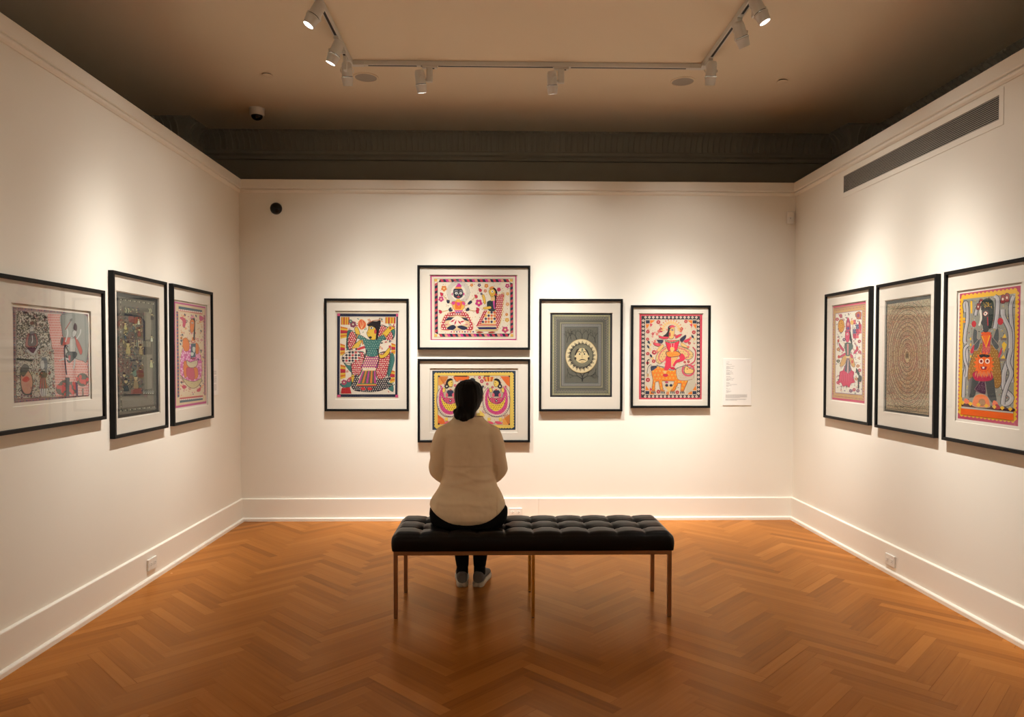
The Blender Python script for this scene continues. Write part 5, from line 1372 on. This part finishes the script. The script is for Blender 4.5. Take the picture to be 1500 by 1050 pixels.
def art_seated(c):        # orange seated figure in a round robe, pink border
    PK, ORG, SL = (200, 78, 122), (228, 122, 62), (84, 98, 100)
    c.poly([(56, 40), (336, 72), (346, 955), (70, 1016)], PK); c.poly([(64, 58), (332, 90), (342, 935), (76, 995)], (228, 186, 140))
    for y0, k in ((0, 0), (1, 1)):
        if not k:
            c.poly([(94, 82), (306, 108), (306, 130), (94, 108)], SL); c.poly([(94, 108), (306, 128), (306, 146), (94, 124)], (204, 72, 76)); a, b = (94, 114), (306, 132)
        else:
            c.poly([(108, 920), (314, 885), (314, 905), (108, 942)], (204, 72, 76)); c.poly([(108, 940), (314, 905), (314, 925), (108, 966)], SL); a, b = (108, 938), (314, 904)
        for i in range(12): t = (i+.5)/12; c.circ(a[0]+(b[0]-a[0])*t, a[1]+(b[1]-a[1])*t, 8, (238, 212, 180), 7, 8)
    c.poly([(74, 130), (90, 134), (104, 910), (88, 918)], (92, 84, 110)); c.poly([(318, 152), (332, 154), (338, 880), (326, 884)], (150, 100, 110))
    for i in range(24): c.circ(82+i*.6, 150+i*32, 6, (206, 96, 76), 8, 6); c.circ(325+i*.4, 170+i*30, 5, (206, 120, 110), 8, 6)
    c.poly([(100, 140), (316, 160), (322, 880), (112, 905)], (230, 192, 150))
    c.scatter([(100, 140), (316, 160), (322, 880), (112, 905)], 230, [ORG, PK, (206, 84, 84), SL, (150, 110, 120), (222, 150, 90)], 9, 'lfd')
    c.blob([(104, 190), (130, 180), (160, 210), (150, 270), (130, 265), (130, 220)], (206, 84, 96)); c.blob([(280, 160), (312, 170), (312, 200), (285, 205)], (206, 84, 110))
    # round robe
    P = [(125, 480), (110, 560), (105, 660), (120, 740), (190, 800), (250, 812), (290, 770), (306, 680), (304, 580), (290, 500), (260, 430), (160, 430)]
    c.oblob(P, (222, 120, 150), (200, 160, 110), 8); c.dots(P, 18, 5, [(240, 190, 190), (196, 70, 130)], .2, 8)
    c.oblob([(135, 380), (165, 370), (190, 420), (185, 480), (150, 490), (132, 440)], ORG, (160, 90, 50), 3); c.oblob([(250, 410), (272, 430), (272, 500), (252, 510), (240, 450)], ORG, (160, 90, 50), 3)
    c.oblob([(145, 580), (180, 600), (200, 660), (170, 720), (150, 730), (138, 650)], ORG, (160, 90, 50), 3); c.oblob([(230, 640), (262, 640), (270, 710), (250, 740), (226, 720)], ORG, (160, 90, 50), 3)
    c.oblob([(170, 640), (230, 650), (236, 745), (190, 740), (166, 700)], (206, 84, 96), (160, 60, 70), 3)
    c.oblob([(165, 570), (200, 590), (260, 570), (256, 620), (205, 640), (172, 615)], (214, 184, 140), (130, 100, 80), 4); c.dots([(172, 585), (258, 580), (250, 610), (180, 610)], 12, 2, (120, 100, 90))
    c.oblob([(112, 710), (150, 745), (230, 765), (300, 735), (280, 790), (230, 826), (170, 800)], (210, 176, 122), (130, 104, 80), 5); c.dots([(130, 740), (220, 775), (280, 755), (230, 800)], 16, 2.4, (130, 104, 80))
    c.poly([(206, 420), (248, 415), (246, 540), (202, 550)], SL); c.blob([(222, 450), (244, 455), (236, 500), (220, 480)], (206, 196, 170)); c.blob([(205, 500), (230, 505), (222, 530), (206, 528)], (206, 196, 170)); c.rect(200, 550, 246, 562, (150, 60, 60))
    c.sline([(205, 395), (220, 412), (245, 395)], 9, (200, 110, 110)); c.poly([(215, 360), (240, 360), (242, 392), (212, 392)], ORG)
    c.blob([(200, 190), (220, 172), (240, 195), (242, 300), (238, 380), (226, 370), (230, 240)], (50, 60, 66)); c.oblob([(198, 210), (222, 196), (236, 230), (228, 300), (206, 320), (196, 270)], ORG, (120, 70, 40), 3); c.oblob([(204, 228), (216, 222), (228, 230), (216, 238)], (240, 220, 190), INK, 2); c.circ(216, 230, 4, INK); c.blob([(196, 190), (216, 160), (236, 182)], (220, 130, 130))
    c.blob([(125, 815), (150, 800), (168, 820), (140, 836)], (206, 70, 84)); c.blob([(258, 840), (292, 812), (290, 845), (266, 856)], (206, 70, 84))
    for x, y in ((118, 400), (112, 430), (120, 780), (295, 300), (296, 480), (130, 345), (290, 800), (150, 160), (250, 165), (270, 560)): c.leaf(x, y, 30, 14, 1.2, (64, 72, 90))

def art_dancer(c):        # pale sheet, red skirted dancer with round discs and flowers
    RD, GO, PU, GR = (214, 84, 108), (218, 166, 104), (120, 80, 130), (92, 104, 96)
    c.poly([(76, 82), (384, 44), (366, 998), (66, 954)], RD); c.poly([(78, 96), (376, 62), (360, 974), (70, 936)], (214, 166, 110))
    c.poly([(84, 100), (374, 66), (372, 76), (84, 110)], (170, 120, 110))
    for a, b, n in (((82, 122), (368, 92), 18), ((76, 922), (356, 960), 18), ((82, 130), (76, 915), 34), ((364, 100), (354, 950), 34)):
        for i in range(n): t = (i+.5)/n; c.leaf(a[0]+(b[0]-a[0])*t, a[1]+(b[1]-a[1])*t, 22, 10, .8, (176, 106, 120) if i % 2 else (190, 140, 90))
    c.poly([(98, 148), (348, 122), (346, 922), (96, 896)], (168, 130, 140)); c.poly([(102, 154), (344, 128), (341, 916), (100, 890)], (238, 220, 194))
    c.scatter([(106, 158), (340, 134), (338, 910), (104, 884)], 300, [RD, PU, GR, (206, 120, 90), (160, 90, 100), (100, 90, 100)], 8, 'lfd')
    c.circ(152, 270, 31, (150, 90, 80), 66, 24); c.circ(152, 270, 27, (230, 160, 70), 58, 24); c.dots(c.ell_(152, 270, 24, 52), 14, 4, [(196, 84, 60), (150, 100, 60)], .3)
    P = [(262, 235), (300, 215), (330, 250), (330, 320), (300, 375), (262, 380)]; c.oblob(P, (196, 84, 92), (90, 80, 100), 3); c.checks(P, 26, 44, [(226, 110, 110), (232, 214, 190), (110, 110, 130), (200, 70, 90)]); c.dots(P, 22, 5, (70, 70, 90))
    c.oblob([(282, 160), (312, 138), (338, 150), (332, 205), (300, 205)], (206, 110, 80), (100, 90, 80), 3); c.circ(310, 175, 14, (150, 80, 110), 20)
    c.circ(252, 240, 16, (234, 180, 96), 22); c.blob([(130, 168), (148, 156), (164, 170), (150, 198)], (196, 100, 110))
    for x, y in ((125, 490), (125, 600), (322, 520), (305, 650), (320, 690), (290, 770), (122, 800), (270, 870), (240, 880), (305, 880), (320, 420), (180, 400), (115, 205)): c.flower(x, y, 17, c.rnd.choice([RD, (206, 130, 90), (130, 90, 130), GR]), (230, 200, 150), 6)
    # skirt
    P = [(140, 700), (168, 690), (215, 580), (250, 690), (270, 705), (262, 760), (280, 800), (240, 812), (225, 850), (200, 826), (170, 840), (150, 800), (120, 810), (134, 760)]
    c.poly(P, (216, 70, 96)); c.stripes([(150, 705), (262, 705), (262, 790), (145, 790)], 14, [(224, 92, 112), (200, 56, 84)]); c.line(P+[P[0]], 4, (150, 50, 80))
    c.poly([(205, 575), (228, 575), (246, 690), (218, 720), (178, 690)], (150, 110, 120)); c.poly([(200, 600), (212, 590), (200, 700), (186, 695)], (90, 96, 96)); c.poly([(222, 590), (230, 600), (238, 690), (224, 700)], (92, 100, 96)); c.line([(215, 590), (212, 715)], 5, (236, 200, 170))
    # sash wings, arms, torso
    for P in ([(205, 560), (180, 540), (140, 640), (160, 650), (190, 620)], [(225, 560), (246, 540), (280, 640), (262, 660), (236, 620)]): c.oblob(P, GO, (150, 120, 100), 4)
    for P in ([(130, 430), (148, 450), (180, 500), (168, 508), (140, 470)], [(132, 560), (186, 525), (188, 545), (140, 570)], [(240, 530), (262, 560), (250, 575), (236, 550)], [(266, 525), (304, 480), (306, 505), (276, 535)]): c.oblob(P, (216, 84, 110), (140, 70, 90), 3)
    for x, y in ((126, 410), (130, 560), (255, 610), (300, 480)): c.circ(x, y, 10, (206, 90, 80), 16)
    c.oblob([(185, 440), (212, 430), (250, 440), (262, 470), (240, 510), (222, 560), (204, 560), (190, 500)], (96, 110, 100), (90, 84, 84), 3); c.poly([(206, 440), (222, 440), (220, 545), (208, 545)], (214, 140, 130)); c.rect(198, 556, 230, 572, (230, 200, 150))
    c.blob([(230, 300), (240, 330), (256, 430), (246, 440), (230, 380)], (60, 70, 66)); c.oblob([(192, 335), (214, 318), (232, 345), (226, 410), (206, 425), (190, 385)], (220, 86, 108), (120, 50, 70), 3); c.circ(210, 350, 7, (240, 224, 200), 9); c.circ(210, 350, 3, INK, 5)
    c.oblob([(200, 320), (198, 250), (218, 195), (236, 250), (236, 320)], (196, 84, 104), (100, 80, 110), 4); c.circ(217, 255, 12, (226, 150, 130), 16); c.circ(217, 295, 13, (110, 90, 130), 14); c.circ(218, 205, 9, RD, 12)
    for x, y in ((310, 720), (322, 770), (300, 700)): c.leaf(x, y, 70, 26, 1.3, (72, 84, 76))
    c.poly([(303, 760), (316, 760), (318, 860), (306, 862)], (64, 70, 66)); c.blob([(312, 740), (338, 745), (338, 790), (316, 795)], (74, 82, 76))

def art_rings(c):         # brown sheet of concentric rings
    c.poly([(50, 88), (404, 36), (390, 1002), (36, 952)], (84, 80, 72)); c.poly([(60, 112), (396, 66), (382, 985), (48, 936)], (192, 164, 126))
    for y, k in ((0, (186, 160, 122)), (1, (150, 124, 92))): pass
    c.poly([(60, 112), (396, 66), (396, 130), (58, 150)], (176, 156, 122)); c.poly([(56, 205), (394, 205), (390, 820), (52, 820)], (172, 134, 104))
    P = [(62, 114), (394, 70), (380, 980), (50, 934)]
    c.dots(P, 9, 2.8, [(156, 126, 96), (204, 174, 136), (186, 130, 104), (146, 122, 98)], .35, 5, 5)
    c.scatter(P, 420, [(164, 118, 96), (206, 174, 134), (140, 116, 94), (176, 134, 120)], 5, 'ld')
    cx, cy = 214, 515
    for i in range(15):
        rx, ry = 12+i*14.2, 26+i*34
        if i < 11: c.ring(cx+i*.6, cy, rx+6, 7, [(200, 166, 126), (178, 136, 108), (190, 156, 118)][i % 3], ry+14, 48)
    c.up()
    for i in range(14):
        rx, ry = 14+i*14.2, 30+i*33
        n = 64; k = c.col((98, 84, 68))
        for j in range(n):
            pts = []
            for t, w in ((j, -1.1), (j, 1.1), (j+1, 1.1), (j+1, -1.1)):
                a = 2*PI*t/n; pts.append((cx+i*.8+(rx+w)*math.cos(a), cy+(ry+w*1.6)*math.sin(a)))
            if all(c.inside(x, y, P) for x, y in pts): c.face(pts, k)
    c.up()
    for i in range(13):          # small marks sitting between the rings
        rx, ry = 21+i*14.2, 46+i*33
        n = 10+i*5
        for j in range(n):
            a = 2*PI*(j+.3*(i % 2))/n; x, y = cx+i*.8+rx*math.cos(a), cy+ry*math.sin(a)
            if c.inside(x, y, P): c.leaf(x, y, 11, 6, a+1.2, [(122, 88, 70), (186, 158, 118), (150, 96, 80)][(i+j) % 3], False)
    c.circ(cx, cy, 14, (150, 124, 96), 26); c.circ(cx, cy, 9, (110, 100, 84), 18); c.circ(cx, cy+38, 10, (206, 176, 130), 16)
    c.line([(60, 150), (395, 122)], 3, (96, 84, 68)); c.line([(52, 905), (384, 940)], 3, (96, 84, 68)); c.line([(50, 930), (382, 970)], 4, (80, 74, 64))

def art_lion(c):          # grey figure with an orange lion face, snakes and a scalloped yellow border
    MG, YE, OR, GR, LG, OC = (192, 66, 94), (238, 180, 44), (240, 108, 40), (76, 76, 72), (176, 168, 156), (156, 108, 48)
    c.poly([(50, 80), (472, 34), (442, 1002), (28, 946)], MG)
    c.poly([(66, 116), (446, 72), (420, 966), (46, 916)], YE)
    for a, b, n in (((66, 112), (446, 68), 14), ((444, 76), (418, 962), 30), ((420, 962), (46, 914), 14), ((48, 912), (70, 120), 30)): c.wave_band(a, b, 12, n, 8, YE, 1)
    c.poly([(78, 128), (434, 92), (412, 905), (62, 865)], (150, 144, 126)); c.scatter([(80, 130), (432, 95), (410, 900), (64, 860)], 430, [(96, 92, 84), (190, 182, 166), (70, 66, 64), (170, 100, 90), (200, 170, 90)], 7, 'lld')
    # snakes
    def snake(pts, w, m=None):
        c.sline(pts, w+8, (44, 44, 60)); c.sline(pts, w, (182, 172, 164)); c.sline([(x-w*.18, y) for x, y in pts], w*.22, (200, 192, 184))
    snake([(92, 215), (86, 165), (100, 155), (106, 260), (92, 340), (84, 410), (92, 430)], 20); snake([(92, 440), (100, 520), (92, 600), (80, 660), (72, 800)], 20); snake([(110, 440), (84, 470), (84, 540), (100, 600), (92, 660)], 16)
    snake([(292, 110), (312, 130), (310, 210), (298, 300), (290, 330)], 26); snake([(420, 110), (400, 180), (404, 300), (412, 400), (400, 560), (404, 700)], 24)
    snake([(345, 200), (350, 250), (390, 340), (396, 440), (380, 540), (350, 640), (350, 740), (400, 800), (380, 840), (340, 850)], 30); snake([(400, 470), (380, 560), (400, 640), (370, 720), (345, 800), (340, 850)], 26); snake([(160, 240), (170, 200), (196, 150), (204, 130)], 18)
    for x, y, r in ((348, 130, 16), (376, 120, 16), (200, 150, 12), (180, 180, 12)): c.oblob([(x-r, y+r*1.6), (x-r*.6, y-r*1.6), (x+r, y-r*1.4), (x+r*.8, y+r*1.6)], (150, 60, 56), (90, 60, 60), 4); c.circ(x, y, r*.4, (230, 200, 170), r*.6)
    c.circ(330, 282, 20, (196, 52, 58), 24); c.circ(150, 298, 16, (196, 52, 58), 22); c.rect(128, 140, 140, 225, YE)
    for i in range(5): c.circ(126, 400+i*40, 5, YE, 9)
    for P in ([(338, 400), (360, 366), (372, 400)], [(338, 440), (352, 420), (372, 440), (352, 500)], [(326, 540), (350, 510), (366, 548)]): c.poly(P, (236, 186, 60))
    c.poly([(330, 395), (374, 395), (370, 412), (332, 412)], (130, 110, 100)); c.poly([(322, 536), (366, 536), (362, 552), (324, 552)], (130, 110, 100)); c.circ(84, 262, 9, YE); c.circ(84, 282, 9, (230, 140, 50))
    # robe and body
    P = [(150, 480), (200, 430), (262, 440), (310, 480), (328, 600), (330, 710), (290, 735), (250, 640), (160, 640), (110, 690), (110, 600)]
    c.oblob(P, OC, (100, 76, 50), 4); c.dots(P, 18, 2.8, (206, 170, 90))
    c.poly([(132, 665), (160, 650), (180, 690), (160, 760), (150, 800), (110, 805), (120, 740)], GR); c.poly([(222, 680), (282, 670), (290, 760), (300, 820), (270, 842), (240, 800)], GR)
    c.poly([(110, 680), (134, 665), (124, 770), (104, 800)], (110, 104, 98)); c.oblob([(150, 745), (190, 690), (215, 675), (226, 770), (200, 778)], (78, 40, 60), (130, 100, 100), 4); c.dots([(160, 740), (210, 690), (220, 765)], 12, 2, (190, 150, 160))
    c.oblob([(136, 640), (170, 620), (250, 620), (276, 660), (250, 688), (160, 685)], (190, 40, 70), (150, 60, 60), 4)
    # arms raised
    for P in ([(148, 330), (172, 345), (172, 400), (200, 400), (170, 480), (150, 450), (140, 390)], [(298, 340), (316, 330), (320, 400), (300, 452), (276, 420), (280, 395)], [(150, 440), (190, 400), (180, 460), (150, 480)], [(270, 385), (300, 420), (320, 455), (300, 475), (270, 430)]): c.oblob(P, (86, 88, 86), (170, 150, 130), 3)
    c.blob([(125, 480), (150, 440), (146, 490), (130, 500)], (196, 60, 76)); c.blob([(312, 520), (338, 460), (336, 500), (320, 530)], (196, 60, 76))
    c.oblob([(196, 375), (230, 366), (270, 372), (262, 420), (256, 498), (205, 500), (208, 430)], (196, 56, 76), (150, 120, 90), 4); c.poly([(200, 378), (262, 372), (234, 466)], (236, 110, 40)); c.line([(204, 382), (232, 458), (258, 378)], 7, YE); c.blob([(196, 362), (230, 352), (266, 360), (232, 380)], (226, 90, 40)); c.dots([(206, 450), (256, 450), (256, 495), (206, 498)], 9, 2, (230, 190, 100))
    # head
    c.blob([(196, 165), (215, 135), (250, 122), (284, 150), (286, 230), (270, 320), (250, 320), (250, 210), (216, 190)], (54, 60, 54)); c.scatter([(205, 150), (280, 150), (280, 200), (210, 190)], 30, [(90, 110, 70), YE], 5, 'ld')
    c.sline([(186, 310), (200, 260), (196, 210), (206, 180)], 13, (226, 212, 190)); c.oblob([(208, 205), (230, 186), (252, 205), (256, 270), (246, 345), (218, 350), (212, 310), (200, 290), (210, 260)], (76, 74, 72), (40, 40, 44), 3)
    c.oblob([(214, 230), (230, 212), (246, 226), (228, 244)], (236, 220, 196), (180, 60, 60), 3); c.circ(229, 228, 5, INK); c.line([(243, 250), (246, 310)], 6, (190, 60, 60)); c.rect(200, 180, 258, 204, (50, 50, 50)); c.dots([(214, 176), (258, 172), (258, 184), (214, 186)], 9, 3, YE)
    # lion face
    c.up(); k = c.col(OR); n = 18; pts = []
    for i in range(2*n):
        a = PI*i/n; r = 1.0 if i % 2 else .76; pts.append((216+72*r*math.cos(a), 575+92*r*math.sin(a)))
    c.face(pts, k)
    c.oblob([(182, 520), (200, 510), (236, 510), (262, 525), (255, 600), (216, 625), (180, 600)], (244, 104, 34), (200, 80, 40), 3); c.blob([(184, 512), (216, 505), (258, 516), (240, 530), (216, 524), (196, 530)], (50, 40, 40))
    for x in (198, 240): c.circ(x, 554, 16, (240, 226, 200), 17); c.circ(x, 554, 10, (200, 70, 60), 11); c.circ(x, 553, 5, INK, 6)
    c.poly([(190, 590), (238, 590), (230, 612), (200, 612)], (150, 40, 50)); c.poly([(204, 592), (220, 592), (218, 604), (206, 604)], (240, 228, 206)); c.sline([(216, 562), (212, 580), (220, 586)], 4, (180, 60, 40))
    for i in range(9): c.leaf(160+i*14, 640+(i % 2)*10, 44, 10, 1.57+.2*(i-4)*-.3, (214, 130, 90))
    # ground
    for i in range(7): c.circ(90+i*52, 845+i*7, 22, (60, 26, 36), 14)
    c.poly([(60, 840), (412, 880), (412, 900), (60, 862)], (66, 30, 40))
    c.oblob([(130, 850), (150, 795), (195, 778), (240, 800), (256, 860), (230, 870), (160, 866)], (240, 128, 74), (180, 160, 130), 5); c.circ(200, 836, 24, (170, 120, 80), 26); c.dots(quadrect(182, 822, 220, 846), 9, 2, (220, 190, 140))
    for x, y in ((95, 830), (290, 845), (305, 870)): c.blob([(x-18, y+10), (x-10, y-22), (x+14, y-10), (x+16, y+12)], (240, 120, 80) if x < 300 else (170, 50, 60))
    for i in range(7): x = 68+i*54; y = 836+i*7.5; c.poly([(x-16, y), (x, y-14), (x+16, y), (x, y+16)], YE)
    c.poly([(58, 862), (412, 902), (412, 912), (58, 874)], (196, 184, 164)); c.poly([(56, 874), (412, 914), (412, 960), (54, 916)], (244, 100, 26))

art = {
 'B1': (art_lute, [(160, 190), (634, 190), (648, 852), (168, 852)], (250, 232, 206)),
 'B2': (art_pair, [(228, 176), (1176, 180), (1170, 885), (226, 880)], (250, 232, 208)),
 'B3': (art_orange, [(242, 203), (1126, 203), (1124, 832), (244, 834)], (248, 220, 192)),
 'B4': (art_sun, [(152, 167), (684, 167), (682, 886), (152, 886)], (250, 226, 200)),
 'B5': (art_rider, [(133, 151), (685, 151), (677, 900), (132, 900)], (250, 236, 212)),
 'L1': (art_sky, [(54, 60), (782, 128), (788, 912), (84, 988)], (242, 216, 180)),
 'L2': (art_dark, [(46, 40), (368, 90), (381, 958), (64, 1012)], (246, 214, 180)),
 'L3': (art_seated, [(56, 42), (336, 76), (346, 955), (70, 1016)], (246, 214, 182)),
 'R1': (art_dancer, [(76, 82), (384, 44), (366, 998), (66, 954)], (250, 226, 200)),
 'R2': (art_rings, [(50, 86), (406, 36), (390, 1004), (36, 953)], (248, 222, 196)),
 'R3': (art_lion, [(55, 90), (470, 38), (442, 1000), (32, 944)], (238, 222, 198)),
}

def place(key, side, u0, u1, z0, z1, pu0, pu1, pz0, pz1, label, gap=.008):
    """frame and painting edges measured along the wall; u grows to the right as seen from the room"""
    sg = {'back': 1, 'left': 1, 'right': -1}[side]
    if side == 'right': u0, u1, pu0, pu1 = u1, u0, pu1, pu0      # given as near..far, local x points to the viewer
    fn, quad, ref = art[key]
    cu, cz = (u0+u1)/2, (z0+z1)/2
    picture(side, cu, cz, abs(u1-u0), z1-z0, ((pu0+pu1)/2-cu)*sg, (pz0+pz1)/2-cz, abs(pu1-pu0), pz1-pz0, label, fn, quad, ref, gap, group='framed pictures on the %s wall' % side)
place('B1', 'back', -1.517, -.779, .972, 1.963, -1.416, -.872, 1.085, 1.848, 'framed painting of a yellow woman in green playing a lute, leftmost on the back wall', .006)
place('B2', 'back', -.701, .292, 1.516, 2.257, -.588, .171, 1.601, 2.169, 'wide framed painting with a pink border, above the other wide picture', .004)
place('B3', 'back', -.701, .293, .696, 1.435, -.573, .164, .805, 1.330, 'wide framed orange and yellow painting behind the seated person', .020)
place('B4', 'back', .372, 1.113, .971, 1.966, .471, 1.020, 1.097, 1.840, 'framed grey painting of a pale sun face with black rays', .002)
place('B5', 'back', 1.188, 1.896, 1.001, 1.912, 1.264, 1.824, 1.077, 1.833, 'framed painting of a figure in red riding an orange spotted beast', .006)
place('L1', 'left', 3.108, 4.100, 1.093, 1.825, 3.352, 3.960, 1.233, 1.682, 'wide framed painting with a pink patterned sky, nearest on the left wall', .016)
place('L2', 'left', 4.186, 4.861, .969, 1.953, 4.249, 4.766, 1.084, 1.833, 'tall framed painting in dark greys and browns, middle of the left wall', .005)
place('L3', 'left', 4.948, 5.637, .970, 1.955, 5.009, 5.539, 1.090, 1.835, 'tall framed painting of an orange figure in a pink border, by the left corner', .012)
place('R1', 'right', 4.962, 5.654, .970, 1.955, 5.046, 5.547, 1.121, 1.853, 'tall framed pale painting with a red skirted dancer, by the right corner', .006)
place('R2', 'right', 4.206, 4.880, .967, 1.953, 4.280, 4.785, 1.086, 1.834, 'tall framed brown painting of concentric rings, middle of the right wall', .003)
place('R3', 'right', 3.387, 4.132, .966, 1.953, 3.543, 4.016, 1.103, 1.816, 'framed painting of a grey figure with an orange lion face, nearest on the right wall', .015)

# ------------------------------------------------------------------ spotlights on the track
K = 9.4
spotlight(TXL, 4.40, 'y', -1, (XL, 4.05, 1.35), 'lit spotlight at the top left, its bright lens turned towards the viewer', 37*K, 100)
spotlight(TXL, 4.93, 'y', -1, (XL, 5.0, 0.9), 'second lit spotlight on the left track, tilted to the left wall', 41*K, 100)
spotlight(TXL+.0, 5.16, 'y', 1, (-1.15, YB, .85), 'spotlight hanging straight down at the left corner of the track', 53*K, 100)
spotlight(-.505, TYB, 'x', -1, (-.30, YB, .85), 'left one of the two spotlights on the back track', 71*K, 100)
spotlight(.478, TYB, 'x', -1, (.62, YB, .85), 'right one of the two spotlights on the back track', 76*K, 100)
spotlight(TXR, 5.22, 'y', -1, (1.60, YB, .85), 'spotlight hanging straight down at the right corner of the track', 76*K, 100)
spotlight(TXR, 4.60, 'y', -1, (XR, 5.3, 1.1), 'spotlight on the right track between the corner one and the lit one', 66*K, 100)
spotlight(TXR, 4.29, 'y', -1, (XR, 4.0, 1.15), 'lit spotlight at the top right of the ceiling, tilted to the right wall', 54*K, 100)
spotlight(TXL, 2.75, 'y', -1, (XL, 2.95, 1.35), 'spotlight on the left track nearest the viewer', 9*K, 100)
spotlight(TXR, 2.75, 'y', -1, (XR, 2.95, 1.35), 'spotlight on the right track nearest the viewer', 26*K, 100)
spotlight(TXL, .7, 'y', -1, (XL, .6, 1.3), 'added fill spotlight beside the viewer on the left track', 74*K, 100)  # unseen lamp, added as fill for the sitter's back
spotlight(TXR, .7, 'y', -1, (XR, .6, 1.3), 'added fill spotlight beside the viewer on the right track', 74*K, 100)  # its unseen partner on the right, added for the same fill
for x in (-1.0, .2, 1.4):  # unseen lamps added so the rear wall bounces fill forward
    spotlight(x, YR+.818, 'x', -1, (x-.05, YR, 1.0), 'added fill spotlight behind the viewer facing the rear wall', 12*K, 100)
slots((('x', TYB, TXL+.13, -.60), ('x', TYB, -.57, -.535), ('x', TYB, -.44, .415), ('x', TYB, .55, TXR-.13),
       ('y', TXL, 4.47, 4.86), ('y', TXL, 3.0, 4.33), ('y', TXR, 4.68, 5.14), ('y', TXR, 4.36, 4.5), ('y', TXR, 3.0, 4.2)))

w = bpy.data.worlds.new('world'); S.world = w; w.use_nodes = True
w.node_tree.nodes['Background'].inputs[0].default_value = (1, .85, .7, 1)
w.node_tree.nodes['Background'].inputs[1].default_value = 0.0
vs = S.view_settings
vs.view_transform = 'Standard'; vs.look = 'None'; vs.gamma = 1; vs.use_curve_mapping = False
vs.exposure = 0.0
